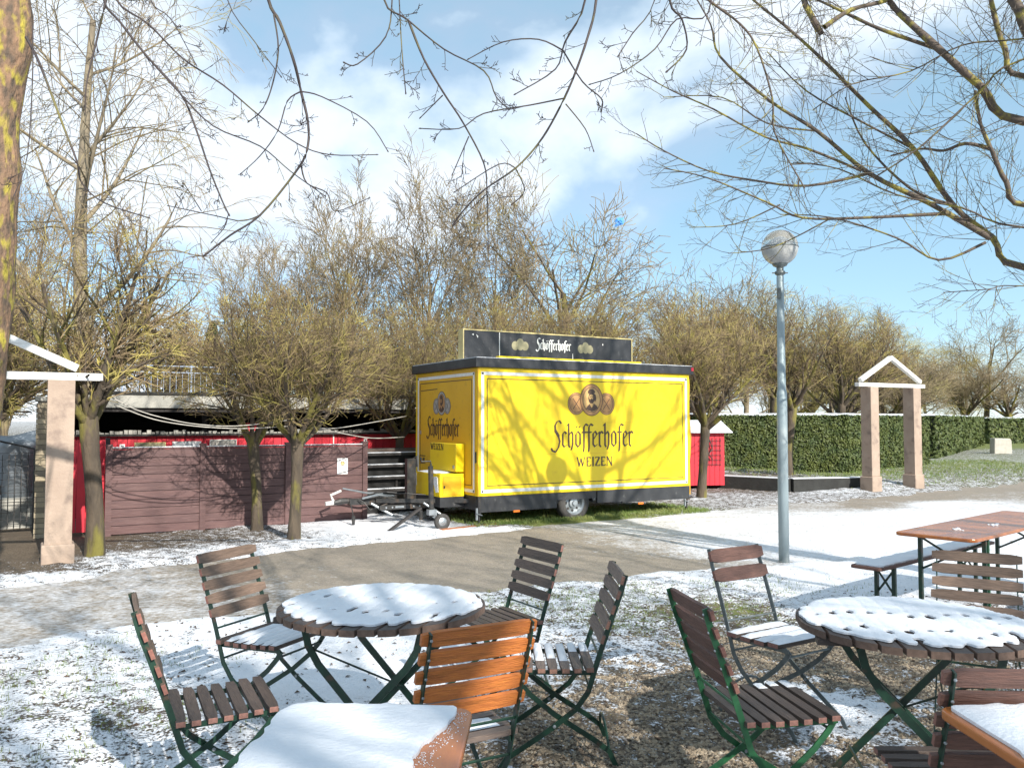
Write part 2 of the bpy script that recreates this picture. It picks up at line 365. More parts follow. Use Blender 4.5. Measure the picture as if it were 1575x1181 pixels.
def terrain(x, y):
    x = np.asarray(x, float); y = np.asarray(y, float)
    edge = np.interp(x, [-200, 3.2, 6.15, 8.35, 200], [999, 20.9, 18.5, 19.0, 130])
    sharp = sstep(0.08, 0.24, y - edge); soft = sstep(-1.0, 0.6, y - edge)
    k = sstep(7.0, 8.6, x)
    lev = 0.27 - 0.13 * sstep(6.2, 8.6, x)
    ramp = 0.13 * sstep(6.3, 8.3, x) * sstep(-1.3, -0.1, y - edge) * (1 - k)
    return np.maximum((sharp * (1 - k) + soft * k) * lev, ramp) * (y > 10)
CTRL = [(50,1050,.62,.34,0),(200,1020,.66,.34,0),(100,1150,.64,.34,0),(200,1110,.52,.36,0),(330,1000,.72,.2,0),(420,960,.85,.1,0),(500,1040,.95,0,0),(600,1020,.95,0,0),(650,1000,.9,0,0),
 (760,1020,.7,.1,.2),(60,990,.68,.25,0),(20,1170,.6,.34,0),(450,1130,.7,.2,.2),(850,930,.58,.45,0),(900,900,.6,.3,0),(960,960,.5,.48,.2),(880,1010,.58,.1,.4),(900,1080,.46,.05,.9),(870,1160,.38,0,1),
 (960,1130,.40,0,1),(1000,1060,.46,.05,.8),(1000,920,.58,.42,.1),(1060,940,.43,.42,.5),(1130,940,.38,.5,.5),(1180,1000,.26,.15,1),(1050,1000,.56,.1,.5),(1030,1110,.42,0,.9),(1100,1150,.33,0,.9),
 (1250,1080,.72,0,.5),(1310,1110,.76,0,.4),(1330,1050,.38,.1,1),(1300,1000,.3,.1,1),(1230,930,.72,.2,.3),(1250,890,.78,.1,0),(1150,890,.66,.32,.1),(1000,880,.66,.3,0),(1400,900,.8,.1,0),(1500,890,.85,.05,0),
 (1370,880,.72,.2,0),(1300,870,.82,.1,0),(1550,960,.55,.1,.5),(1450,1120,.45,0,.8),(60,890,.68,.4,0),(200,862,.6,.2,0),(350,850,.64,.1,0),(500,835,.66,.1,0),(300,828,.38,.12,.2),(220,838,.36,.12,.3),
 (400,822,.44,.1,.2),(100,830,.12,.1,.4),(30,850,.08,0,.5),(15,875,.25,0,.4),(560,815,.85,0,0),(640,815,.72,.1,0),(700,820,.72,.1,0),(800,802,.15,.85,0),(900,797,.25,.85,0),(1000,786,.45,.55,0),(780,818,.7,.3,0),
 (1100,768,.50,.1,.4),(1200,770,.50,.1,.4),(1180,752,.36,.2,.4),(1280,755,.55,.3,0),(1150,730,.38,.62,0),(1300,735,.36,.62,0),(1400,740,.45,.5,0),(1500,720,.43,.6,0),(1480,690,.25,.9,0),(1560,700,.42,.5,0),(1520,740,.45,.45,0),
 (0,690,.3,.4,0),(500,700,.4,.3,0),(1000,700,.4,.4,0),(700,1180,.5,.1,.5),(1300,1181,.5,.05,.8)]
PCTRL = [(100,960,.42,0,0),(300,930,.40,0,0),(30,900,.42,0,0),(200,900,.42,0,0),(500,880,.2,0,0),(600,890,.05,0,0),(700,860,0,0,0),(800,850,.05,0,0),(850,870,0,0,0),(950,870,0,0,0),(930,845,.2,0,0),(1000,810,.55,0,0),
 (1000,840,.42,0,0),(1100,810,.68,0,0),(1100,840,.66,0,0),(1200,800,.66,0,0),(1300,800,.68,0,0),(1400,790,.7,0,0),(1450,775,.7,0,0),(1200,840,.72,0,0),(1300,840,.76,0,0),(1450,830,.85,0,0),(1570,800,.85,0,0),(1400,765,.08,0,0),
 (1520,752,.08,0,0),(1330,775,.2,0,0),(1250,775,.4,0,0),(1575,760,.3,0,0),(1060,795,.62,0,0),(800,826,.1,0,0),(650,850,.05,0,0),(420,920,.36,0,0),(550,915,.22,0,0),(0,985,.42,0,0)]
def idw(x, y, ctrl):
    lx = x / np.maximum(y, 1.0) * 2.2; ly = np.log(np.maximum(y, 1.0)) * 2.6
    num = [0, 0, 0]; den = 1e-9
    for (px, py, a, b, c) in ctrl:
        q = G(px, py); cx = q.x / q.y * 2.2; cy = math.log(q.y) * 2.6
        w = 1.0 / (((lx - cx) ** 2 + (ly - cy) ** 2) + 0.0006) ** 1.6
        den = den + w
        for i, k in enumerate((a, b, c)): num[i] = num[i] + w * k
    return [n / den for n in num]
def put_attr(me, name, arr):
    a = me.attributes.new(name, 'FLOAT', 'POINT'); a.data.foreach_set('value', np.asarray(arr, np.float32).ravel())
def axis(spec):
    out = []
    for a, b, st in spec: out.extend(np.arange(a, b, st).tolist())
    out.append(spec[-1][1]); return np.array(out)
def grid_mesh(name, X, Y, Z, m, attrs):
    ny, nx = X.shape; v = np.stack([X, Y, Z], -1).reshape(-1, 3)
    i = np.arange(ny - 1)[:, None] * nx + np.arange(nx - 1)[None, :]
    f = np.stack([i, i + 1, i + nx + 1, i + nx], -1).reshape(-1, 4)
    me = bpy.data.meshes.new(name); me.from_pydata(v.tolist(), [], f.tolist()); me.materials.append(m)
    me.polygons.foreach_set('use_smooth', [True] * len(f))
    for k, a in attrs.items(): put_attr(me, k, a)
    me.update(); o = bpy.data.objects.new(name, me); COL.objects.link(o); o['kind'] = 'structure'; return o
def ground_height(X, Y, snow=None):
    sd = path_sd(X, Y)
    if snow is None: snow = idw(X, Y, CTRL)[0]
    near = np.clip(1.4 - Y / 14.0, 0.15, 1)
    h = (fbm(X, Y, 1.3, 3) - 0.5) * 0.05 + (fbm(X, Y, 9, 5, 3) - 0.5) * 0.022 * near
    cov = sstep(0.40, 0.62, snow + (fbm(X, Y, 9.0, 11, 4) - 0.5) * 1.0)
    h = h + cov * 0.014
    e = sstep(-0.22, 0.28, sd + (fbm(X, Y, 2.2, 21) - 0.5) * 0.5)
    return h * (1 - e) + 0.012 * (1 - e) - 0.035 * e + terrain(X, Y)
gx = axis([(-600, -60, 60), (-60, -14, 2.5), (-14, -5, 0.16), (-5, 5.2, 0.033), (5.2, 14, 0.14), (14, 60, 2.0), (60, 600, 60)])
gy = axis([(-60, -4, 4), (-4, 1.6, 0.5), (1.6, 7.2, 0.033), (7.2, 12, 0.07), (12, 24, 0.13), (24, 60, 1.2), (60, 900, 60)])
GXm, GYm = np.meshgrid(gx, gy)
sn, gr, gv = idw(GXm, GYm, CTRL)
grid_mesh('ground', GXm, GYm, ground_height(GXm, GYm, sn), M['ground'], {'snow': sn, 'grass': gr, 'gravel': gv})
tt = axis([(-30, -8, 1.0), (-8, 18, 0.07), (18, 60, 0.8)]); ww = np.linspace(0, 1, 70)
TT, WW = np.meshgrid(tt, ww)
wf = np.interp(TT, [a for a, b in fe], [b for a, b in fe]) + 0.35; wn = np.interp(TT, [a for a, b in ne], [b for a, b in ne]) - 0.35
w_ = wn + (wf - wn) * WW
PX = TT * U.x + w_ * W.x; PY = TT * U.y + w_ * W.y
ps, pg, pv = idw(PX, PY, PCTRL)
grid_mesh('path', PX, PY, (fbm(PX, PY, 1.5, 8) - 0.5) * 0.012 - 0.004 + terrain(PX, PY), M['path'], {'snow': ps, 'grass': pg * 0, 'gravel': pv * 0 + 0.35})
def gz(x, y): return float(ground_height(np.array([[float(x)]]), np.array([[float(y)]]))[0, 0])
def tz(x, y): return float(terrain(np.array([float(x)]), np.array([float(y)]))[0])

# ------------------------------------------------------------------ tree builders
UPV = (0.0, 0.0, 1.0)
def fast_tube(mb, pts, rad, n):
    V = mb.v; base = len(V); m = len(pts)
    for i in range(m):
        a = pts[i - 1] if i else pts[0]; b = pts[i + 1] if i < m - 1 else pts[i]
        tx, ty, tzv = b[0] - a[0], b[1] - a[1], b[2] - a[2]
        l = math.sqrt(tx * tx + ty * ty + tzv * tzv) or 1.0
        tx /= l; ty /= l; tzv /= l
        if abs(tzv) < 0.9: ux, uy, uz = -ty, tx, 0.0
        else: ux, uy, uz = 0.0, -tzv, ty
        l = math.sqrt(ux * ux + uy * uy + uz * uz) or 1.0
        ux /= l; uy /= l; uz /= l
        vx, vy, vz = ty * uz - tzv * uy, tzv * ux - tx * uz, tx * uy - ty * ux
        r = rad[i]; p = pts[i]
        for k in range(n):
            ca = math.cos(2 * math.pi * k / n) * r; sa = math.sin(2 * math.pi * k / n) * r
            V.append((p[0] + ux * ca + vx * sa, p[1] + uy * ca + vy * sa, p[2] + uz * ca + vz * sa))
    Fc = mb.f
    for i in range(m - 1):
        o = base + i * n
        for k in range(n):
            k2 = (k + 1) % n
            Fc.append((o + k, o + k2, o + n + k2, o + n + k)); mb.m.append(0)
def norm3(d):
    l = math.sqrt(d[0] ** 2 + d[1] ** 2 + d[2] ** 2) or 1.0
    return (d[0] / l, d[1] / l, d[2] / l)
def turn(rng, d, ang, az=None):
    """direction d bent by ang about a random azimuth"""
    if abs(d[2]) < 0.9: u = norm3((-d[1], d[0], 0))
    else: u = norm3((0, -d[2], d[1]))
    v = (d[1] * u[2] - d[2] * u[1], d[2] * u[0] - d[0] * u[2], d[0] * u[1] - d[1] * u[0])
    az = rng.uniform(0, 2 * math.pi) if az is None else az
    c, s = math.cos(ang), math.sin(ang); ca, sa = math.cos(az) * s, math.sin(az) * s
    return norm3(tuple(d[i] * c + u[i] * ca + v[i] * sa for i in range(3)))
def grow(mbs, rng, p, d, L, r, lvl, P, az0=None):
    """one branch and, from it, its side branches; mbs[lvl] takes the tube"""
    nseg = P['seg'][lvl]; st = L / nseg; pts = [p]; rad = [r]; tip = P['tip'][lvl]
    for i in range(nseg):
        w = P['wig'][lvl]
        d = norm3((d[0] + rng.uniform(-w, w), d[1] + rng.uniform(-w, w), d[2] + rng.uniform(-w, w) + P['up'][lvl]))
        p = (p[0] + d[0] * st, p[1] + d[1] * st, p[2] + d[2] * st)
        pts.append(p); rad.append(max(r * (1 - (1 - tip) * (i + 1) / nseg), P['rmin']))
        if P.get('env') and lvl >= 1 and not P['env'](p): break
    fast_tube(mbs[min(lvl, len(mbs) - 1)], pts, rad, P['sides'][lvl])
    if lvl + 1 >= len(P['seg']): return
    kept = (len(pts) - 1) / nseg
    if kept < .3 and lvl >= 1: return
    n = P['num'][lvl] * (.35 + .65 * kept); n = rng.randint(int(n * 0.8), int(n * 1.2 + 0.5))
    for k in range(n):
        f = P['start'][lvl] + (1 - P['start'][lvl]) * (k + rng.random()) / n
        x = f * (len(pts) - 1); i = min(int(x), len(pts) - 2); q = x - i
        pp = tuple(pts[i][j] * (1 - q) + pts[i + 1][j] * q for j in range(3)); rr = rad[i] * (1 - q) + rad[i + 1] * q
        dd = norm3(tuple(pts[i + 1][j] - pts[i][j] for j in range(3)))
        a = P['ang'][lvl] * rng.uniform(0.7, 1.25)
        LL = P['len'][lvl + 1] * rng.uniform(0.65, 1.25) * (1.0 - P['taper'] * f)
        grow(mbs, rng, pp, turn(rng, dd, a, (k * 2.4 + rng.uniform(-.5, .5)) if lvl == 0 else None), LL, max(rr * P['rr'][lvl], P['rmin']), lvl + 1, P)
def tree_parts(P, seed, split, trunk=None):
    rng = random.Random(seed); A, B = MB(), MB()
    mbs = [A if l < split else B for l in range(len(P['seg']))]
    grow(mbs, rng, (0, 0, -0.15), norm3((rng.uniform(-.03, .03) + P.get('lean', (0, 0))[0], rng.uniform(-.03, .03) + P.get('lean', (0, 0))[1], 1)), P['len'][0], P['r0'], 0, P)
    return A, B
def make_tree(name, label, A, B, mt, mc, loc, rotz=0, group=None, scale=None, bname='crown'):
    t = thing(name, label, 'tree', loc, rotz, group)
    if A is not None: link_mesh('trunk', A, t)
    link_mesh(bname, B, t)
    if scale: t.scale = scale
    return t
def globe_P(h=1.55, rx=1.45, cz=2.55, rz=1.35):
    env = lambda p: (p[0] / rx) ** 2 + (p[1] / rx) ** 2 + ((p[2] - cz) / rz) ** 2 < 1.0 and p[2] > h - .02 + .42 * math.hypot(p[0], p[1])
    return dict(seg=[5, 5, 5, 4, 3], len=[h, 1.75, 0.95, 0.55, 0.26], num=[0, 9, 8, 7], start=[.9, .2, .12, .1], ang=[R(50), R(48), R(50), R(50)],
                wig=[.05, .14, .15, .15, .14], up=[.02, .08, .07, .06, .05], rr=[.5, .5, .5, .55], r0=.1, tip=[.8, .35, .35, .4, .5], rmin=.0032, sides=[9, 6, 4, 3, 3], taper=.25, env=env)
def globe_tree(seed, h, r0, cut=None, **k):
    P = globe_P(h, **k); e0 = P['env']; P['env'] = (lambda p: e0(p) and not cut(p)) if cut else e0; P['r0'] = r0; rng = random.Random(seed); A, B = MB(), MB(); mbs = [A, A, A, B, B]
    lean = (rng.uniform(-.05, .05), rng.uniform(-.05, .05))
    pts = []; p = (0, 0, -.15); rad = []
    for i in range(9):
        f = i / 8; pts.append((lean[0] * f * h + .02 * math.sin(f * 5 + seed), lean[1] * f * h + .015 * math.cos(f * 4), -.15 + (h + .15) * f)); rad.append(r0 * (1.25 - .35 * min(f * 3, 1)) * (1 + (.12 if i >= 7 else 0)))
    top = pts[-1]; fast_tube(A, pts + [(top[0], top[1], top[2] + .05), (top[0], top[1], top[2] + .08)], rad + [rad[-1] * .75, .005], 12)
    for k2 in range(9):
        d = turn(rng, (0, 0, 1), R(rng.uniform(14, 54)), k2 * 2.4)
        grow(mbs, rng, (top[0], top[1], top[2] - rng.uniform(0, .12)), d, P['len'][1] * rng.uniform(.8, 1.15), r0 * rng.uniform(.38, .6), 1, P)
    return A.mesh('trunk', M['bark'], True), B.mesh('crown', M['twig_olive'], False)

# ------------------------------------------------------------------ lettering and emblem helpers
def hull(P):
    P = sorted(set((round(a, 6), round(b, 6)) for a, b in P))
    def half(Q):
        h = []
        for p in Q:
            while len(h) > 1 and (h[-1][0] - h[-2][0]) * (p[1] - h[-2][1]) - (h[-1][1] - h[-2][1]) * (p[0] - h[-2][0]) <= 0: h.pop()
            h.append(p)
        return h
    a = half(P); b = half(P[::-1]); return a[:-1] + b[:-1]
BL = {
 'S': (0.62, [[(.60, 1.50), (.50, 1.66), (.34, 1.60), (.22, 1.35)], [(.22, 1.40), (.24, 1.05), (.44, .70), (.52, .35)], [(.52, .40), (.44, .02), (.26, -.28), (.06, -.20)], [(.06, -.2), (.0, -.05)]]),
 'c': (0.36, [[(.08, .84), (.08, .16)], [(.08, .84), (.2, .98), (.3, .86)], [(.08, .16), (.18, .02), (.32, .14)]]),
 'h': (0.46, [[(.0, 1.36), (.1, 1.5)], [(.09, 1.46), (.09, .1), (.15, .0)], [(.09, .74), (.26, .98), (.34, .82), (.34, .16), (.25, -.16)]]),
 'o': (0.46, [[(.08, .82), (.08, .18)], [(.34, .82), (.34, .18)], [(.08, .82), (.21, .99), (.34, .82)], [(.08, .18), (.21, .01), (.34, .18)]]),
 'f': (0.32, [[(.13, 1.28), (.13, .0), (.1, -.3)], [(.13, 1.26), (.24, 1.46), (.38, 1.36)], [(.0, .93), (.28, .93)]]),
 'e': (0.40, [[(.08, .84), (.08, .16)], [(.08, .84), (.21, .99), (.32, .8), (.1, .48)], [(.08, .16), (.19, .01), (.33, .14)]]),
 'r': (0.36, [[(.02, .86), (.09, .95)], [(.09, .92), (.09, .1), (.17, .0)], [(.09, .76), (.22, .98), (.32, .86)]]),
 'u': (0.46, [[(.08, .95), (.08, .1), (.2, 0)], [(.34, .95), (.34, .05)]]),
}
BL['ö'] = (BL['o'][0], BL['o'][1] + [[(.10, 1.24), (.13, 1.30)], [(.29, 1.24), (.32, 1.30)]])
def nib_hull(p0, p1, w, t=0.035):
    ca, sa = math.cos(R(38)), math.sin(R(38)); Q = []
    for p in (p0, p1):
        for a in (-w / 2, w / 2):
            for b in (-t / 2, t / 2): Q.append((p[0] + ca * a - sa * b, p[1] + sa * a + ca * b))
    return hull(Q)
def blackletter(mb, text, x0, x1, zb, xh, T, w=0.13, out=0.003, mi=0):
    total = sum(BL[c][0] for c in text); k = (x1 - x0) / total; x = x0; i = 0
    for c in text:
        wd, strokes = BL[c]
        for s in strokes:
            for a, b in zip(s[:-1], s[1:]):
                ww_ = w * (1.5 if c == 'S' and a == (.24, 1.05) else 1.0)
                poly = [(x + q[0] * k, zb + q[1] * xh) for q in nib_hull(a, b, ww_)]
                o = out + (i % 5) * 0.0007; i += 1
                mb.prism(poly, o - 0.002, o, T, mi)
        x += wd * k
def quad_stroke(a, b, w):
    d = Vector((b[0] - a[0], b[1] - a[1])).normalized(); n = Vector((-d.y, d.x)) * w / 2
    return [(a[0] - n.x, a[1] - n.y), (b[0] - n.x, b[1] - n.y), (b[0] + n.x, b[1] + n.y), (a[0] + n.x, a[1] + n.y)]
RM = {'W': (1.15, [(.05, 1, .3, 0, 1), (.3, 0, .5, .9, 0), (.5, .9, .72, 0, 1), (.72, 0, 1.0, 1, 0)], [(.05, 1), (1.0, 1)]),
      'E': (0.72, [(.15, 0, .15, 1, 1), (.15, .97, .55, .97, 0), (.15, .52, .46, .52, 0), (.15, .03, .58, .03, 0), (.55, .97, .55, .84, 0), (.58, .03, .6, .18, 0)], [(.15, 1), (.15, 0)]),
      'I': (0.42, [(.2, 0, .2, 1, 1)], [(.2, 1), (.2, 0)]),
      'Z': (0.78, [(.1, .97, .62, .97, 0), (.62, .97, .1, .03, 1), (.1, .03, .66, .03, 0), (.1, .97, .1, .84, 0), (.66, .03, .68, .18, 0)], []),
      'N': (0.98, [(.14, 0, .14, 1, 0), (.14, 1, .74, 0, 1), (.74, 0, .74, 1, 0)], [(.14, 0), (.14, 1), (.74, 1)])}
def roman(mb, text, x0, x1, z0, cap, T, out=0.003):
    total = sum(RM[c][0] for c in text); k = (x1 - x0) / total; x = x0; i = 0
    for c in text:
        wd, st, ser = RM[c]
        for (a, b, c2, d, thick) in st:
            o = out + (i % 4) * 0.0007; i += 1
            mb.prism(quad_stroke((x + a * k, z0 + b * cap), (x + c2 * k, z0 + d * cap), cap * (.19 if thick else .10)), o - .002, o, T)
        for (a, b) in ser:
            o = out + (i % 4) * 0.0007; i += 1
            mb.prism(quad_stroke((x + a * k - .1 * cap, z0 + b * cap), (x + a * k + .1 * cap, z0 + b * cap), cap * .07), o - .002, o, T)
        x += wd * k
def ell(cx, cz, rx, rz, n=36): return [(cx + rx * math.cos(2 * math.pi * i / n), cz + rz * math.sin(2 * math.pi * i / n)) for i in range(n)]
def ring(mb, cx, cz, rx, rz, w, o, T, mi, n=36):
    for i in range(n):
        a, b = 2 * math.pi * i / n, 2 * math.pi * (i + 1) / n
        mb.prism([(cx + rx * math.cos(a), cz + rz * math.sin(a)), (cx + rx * math.cos(b), cz + rz * math.sin(b)), (cx + (rx - w) * math.cos(b), cz + (rz - w) * math.sin(b)), (cx + (rx - w) * math.cos(a), cz + (rz - w) * math.sin(a))], o - .0015, o, T, mi)
def emblem(parent, cx, cz, rx, rz, sx, sr, T, mats, out=0.003, detail=True):
    """three overlapping coins, the middle one with a bearded bust"""
    mb = MB()
    for sgn in (-1, 1):
        mb.prism(ell(cx + sgn * sx, cz - rz * .24, sr, sr * 1.1), out - .002, out, T, 0)
        if detail:
            ring(mb, cx + sgn * sx, cz - rz * .24, sr, sr * 1.1, sr * .05, out + .0012, T, 2)
            ring(mb, cx + sgn * sx, cz - rz * .24, sr * .82, sr * .9, sr * .045, out + .0012, T, 2)
            for a, b in (((-.4, .5), (.4, -.55)), ((.4, .5), (-.4, -.55))):
                mb.prism(quad_stroke((cx + sgn * sx + a[0] * sr, cz - rz * .24 + a[1] * sr), (cx + sgn * sx + b[0] * sr, cz - rz * .24 + b[1] * sr), sr * .07), out + (.001 if a[0] < 0 else .0017) - .0008, out + (.001 if a[0] < 0 else .0017), T, 2)
    mb.prism(ell(cx, cz, rx, rz, 44), out, out + .003, T, 0)
    if detail:
        o = out + .0042
        mb.prism(ell(cx, cz, rx * .76, rz * .76, 40), o - .0015, o - .0006, T, 1)
        ring(mb, cx, cz, rx, rz, rx * .045, o, T, 2, 44); ring(mb, cx, cz, rx * .78, rz * .78, rx * .04, o, T, 2, 40)
        P = lambda pts: [(cx + a * rx, cz + b * rz) for a, b in pts]
        D = [([(-.5, -.55), (-.34, -.36), (-.12, -.24), (.0, -.5), (.18, -.22), (.42, -.34), (.56, -.5), (.3, -.66), (0, -.72), (-.3, -.66)], 2, .0008),
             ([(-.14, -.22), (.16, -.22), (.14, -.34), (.0, -.5), (-.12, -.36)], 1, .0016),
             ([(-.22, .36), (-.3, .1), (-.24, -.12), (-.1, -.24), (.1, -.22), (.22, -.08), (.3, .12), (.28, .36), (.1, .5), (-.12, .5)], 2, .0016),
             ([(-.2, .28), (-.24, .1), (-.12, .0), (.06, .0), (.12, .12), (.12, .3), (-.04, .34)], 1, .0024),
             ([(-.30, .38), (-.34, .52), (-.18, .68), (.12, .68), (.3, .54), (.3, .42), (.06, .46), (-.14, .42)], 3, .0024),
             ([(.16, .36), (.34, .34), (.4, .1), (.34, -.1), (.2, -.04), (.22, .16)], 3, .0030),
             ([(-.12, .05), (-.02, .09), (.06, .03), (-.02, -.1), (-.1, -.04)], 3, .0032),
             ([(-.17, .2), (-.07, .22), (-.07, .17), (-.17, .16)], 3, .0032), ([(.0, .22), (.09, .2), (.08, .16), (.0, .17)], 3, .0032)]
        for pts, mi, dz in D: mb.prism(P(pts), o + dz - .0007, o + dz, T, mi)
    return mb.build('emblem', mats, parent)

# ------------------------------------------------------------------ the yellow trailer
def build_trailer():
    C = at(735, 808, 12.56)
    t = thing('beer_trailer', 'bright yellow box trailer with black roof rim and beer lettering', 'trailer', (C.x, C.y, 0), UA)
    LN, WD = 4.2, 2.35
    mb = MB(); mb.b2((0, 0, .45), (LN, WD, 2.40)); body = mb.build('body', M['yellow'], t); bevel(body, .012)
    TF = Matrix(((1, 0, 0, 0), (0, 0, -1, 0), (0, 1, 0, 0), (0, 0, 0, 1)))        # sheet on the long front
    TL = Matrix(((0, 0, -1, 0), (-1, 0, 0, 0), (0, 1, 0, 0), (0, 0, 0, 1)))       # sheet on the drawbar end (x reversed)
    # drawbar end is the same yellow; its shade is put into a darker panel colour
    MB().prism([(-2.28, .47), (-.06, .47), (-.06, 2.38), (-2.28, 2.38)], 0, .004, TL).build('end_shade_panel', M['shade_trim_yellow'], t)
    def frame(x0, x1, z0, z1, w, T, m, o, name, parent):
        q = MB()
        q.prism([(x0, z1 - w), (x1, z1 - w), (x1, z1), (x0, z1)], o - .003, o, T); q.prism([(x0, z0), (x1, z0), (x1, z0 + w), (x0, z0 + w)], o - .003, o, T)
        q.prism([(x0, z0 + w), (x0 + w, z0 + w), (x0 + w, z1 - w), (x0, z1 - w)], o - .003, o, T); q.prism([(x1 - w, z0 + w), (x1, z0 + w), (x1, z1 - w), (x1 - w, z1 - w)], o - .003, o, T)
        return q.build(name, m, parent)
    def sheet(x0, x1, z0, z1, T, o):
        fr = frame(x0, x1, z0, z1, .05, T, M['frame_white'], o + .006, 'white_frame', t)
        frame(x0 + .10, x1 - .10, z0 + .10, z1 - .10, .012, T, M['ink'], o + .003, 'pin_line', t)
        for px in (x0 + .025, x1 - .025):
            for pz in (z0 + .025, z1 - .025):
                MB().prism(ell(px, pz, .016, .016, 10), o + .006, o + .012, T).build('corner_bolt', M['black_steel'], fr)
    sheet(.05, 4.14, .50, 2.335, TF, 0.0)
    sheet(-2.24, -.10, .50, 2.33, TL, .004)
    # writing
    q = MB(); blackletter(q, 'Schöfferhofer', 1.31, 2.95, 1.165, .255, TF, w=.105); q.build('lettering', M['ink'], t)
    q = MB(); roman(q, 'WEIZEN', 1.80, 2.53, .855, .145, TF); q.build('lettering', M['ink'], t)
    emblem(t, 2.09, 1.93, .225, .262, .30, .165, TF, [M['copper'], M['copper_light'], M['ink'], M['ink']])
    q = MB(); blackletter(q, 'Schöfferhofer', -1.86, -.62, 1.345, .19, TL, w=.125, out=.008); q.build('lettering', M['ink'], t)
    emblem(t, -1.27, 1.875, .17, .195, .21, .12, TL, [M['silver_print'], M['copper'], M['ink'], M['ink']], out=.008)
    q = MB(); q.prism(quad_stroke((-2.12, 2.10), (-1.45, 2.115), .012), .004, .0075, TL); q.build('pin_line', M['ink'], t)
    q = MB()
    for r0 in (0,): q.prism([(-2.16, .86), (-1.92, .86), (-1.92, .875), (-2.16, .875)], .004, .0075, TL); q.prism([(-2.16, .985), (-1.92, .985), (-1.92, 1.0), (-2.16, 1.0)], .004, .0075, TL); q.prism([(-2.16, .88), (-2.145, .88), (-2.145, .98), (-2.16, .98)], .004, .0075, TL); q.prism(ell(-2.08, .93, .025, .025, 10), .004, .0072, TL); q.prism([(-2.02, .9), (-1.95, .9), (-1.95, .96), (-2.02, .96)], .004, .0072, TL)
    q.build('sticker', M['ink'], t)
    # seams, handle, hinge
    q = MB(); q.b2((-.016, .045, .95), (-.004, .075, 1.12)); q.build('door_handle', M['black_steel'], t)
    q = MB(); q.b2((-.014, 2.10, 1.36), (-.003, 2.15, 1.42)); q.build('lock', M['zinc'], t)
    q = MB(); q.b2((-.006, -.006, .46), (.018, .018, 2.39)); q.build('corner_trim', M['shade_trim_yellow'], t)
    # sheet seam of the hatch, rivets along its rim, drip streaks of grime
    q = MB(); q.prism([(1.05, 1.062), (3.05, 1.062), (3.05, 1.066), (1.05, 1.066)], .0, .0025, TF); q.prism([(1.05, 1.56), (1.35, 1.56), (1.35, 1.564), (1.05, 1.564)], .0, .0025, TF); q.prism([(2.3, 1.56), (3.05, 1.56), (3.05, 1.564), (2.3, 1.564)], .0, .0025, TF); q.build('sheet_seam', M['shade_trim_yellow'], t)
    q = MB()
    for k in range(24):
        for zz in (2.362, .472): q.prism(ell(.08 + k * .176, zz, .006, .006, 6), .0, .004, TF)
    q.build('rivet_row', M['shade_trim_yellow'], t, kind='stuff')
    # roof
    q = MB(); q.b2((-.06, -.05, 2.40), (LN + .05, WD + .05, 2.545)); bevel(q.build('roof_rim', M['black_paint'], t), .01)
    q = MB(); q.b2((-.045, -.035, 2.545), (LN + .03, WD + .03, 2.553)); q.build('roof_snow', M['snow'], t)
    q = MB(); q.b2((.62, .46, 2.548), (3.5, .58, 2.625)); bevel(q.build('ledge', M['yellow'], t), .006)
    q = MB(); q.b2((4.20, -.056, 2.46), (4.254, -.04, 2.52)); q.build('marker_light', M['red_lens'], t)
    # roof sign
    sg = MB().b2((.158, .80, 2.556), (3.545, .95, 3.05)).build('roof_sign', M['black_paint'], t)
    q = MB()
    for lo, hi in (((.140, .790, 3.05), (3.563, .96, 3.068)), ((.140, .790, 2.556), (.158, .96, 3.05)), ((3.545, .790, 2.556), (3.563, .96, 3.05)), ((.158, .790, 2.556), (.80, .799, 2.575))): q.b2(lo, hi)
    q.build('gold_edge', M['gold'], sg)
    TS = Matrix.Translation((0, .80, 0)) @ TF
    q = MB(); blackletter(q, 'Schöfferhofer', 1.52, 2.23, 2.795, .115, TS, w=.17); q.build('lettering', M['frame_white'], sg)
    for ex in (1.21, 2.535): emblem(sg, ex, 2.86, .075, .1, .095, .068, TS, [M['gold_dull'], M['gold_dull'], M['ink'], M['ink']], detail=False)
    q = MB(); q.prism([(.808, 2.66), (.820, 2.66), (.822, 3.04), (.808, 3.04)], 0, .003, TS); q.prism([(2.26, 2.64), (2.275, 2.64), (2.27, 2.75), (2.262, 2.75)], 0, .003, TS); q.prism([(.30, 2.985), (.34, 3.0), (.335, 2.97)], 0, .003, TS); q.prism([(.38, 2.99), (.42, 2.96), (.41, 2.93)], 0, .003, TS); q.prism([(2.9, 2.92), (2.92, 2.92), (2.91, 2.96)], 0, .003, TS); q.build('scratch', M['frame_white'], sg)
    # skirts
    q = MB(); q.b2((.01, .012, .21), (1.42, .05, .45)); q.build('skirt_panel', M['black_paint'], t)
    q = MB(); q.b2((1.425, .022, .33), (2.20, .05, .45)); q.build('skirt_panel', M['black_paint'], t)
    q = MB(); q.b2((2.205, .004, .25), (2.72, .05, .449)); q.build('skirt_panel', M['black_paint'], t)
    q = MB(); q.b2((2.725, .012, .23), (4.19, .05, .45)); q.build('skirt_panel', M['black_paint'], t)
    q = MB(); q.b2((.003, .06, .24), (.04, WD - .05, .45)); q.build('skirt_panel', M['black_paint'], t)
    q = MB(); q.b2((4.16, .06, .24), (4.19, WD - .05, .45)); q.build('skirt_panel', M['black_paint'], t)
    q = MB(); q.b2((.05, .25, .36), (4.15, .33, .445)); q.b2((.05, WD - .33, .36), (4.15, WD - .25, .445)); q.b2((1.74, .3, .25), (1.82, WD - .3, .33)); q.build('chassis', M['black_steel'], t)
    for rx in (.62, 3.05):
        q = MB(); q.b2((rx, .0, .185), (rx + .11, .02, .215)); q.build('side_reflector', M['orange_lens'], t)
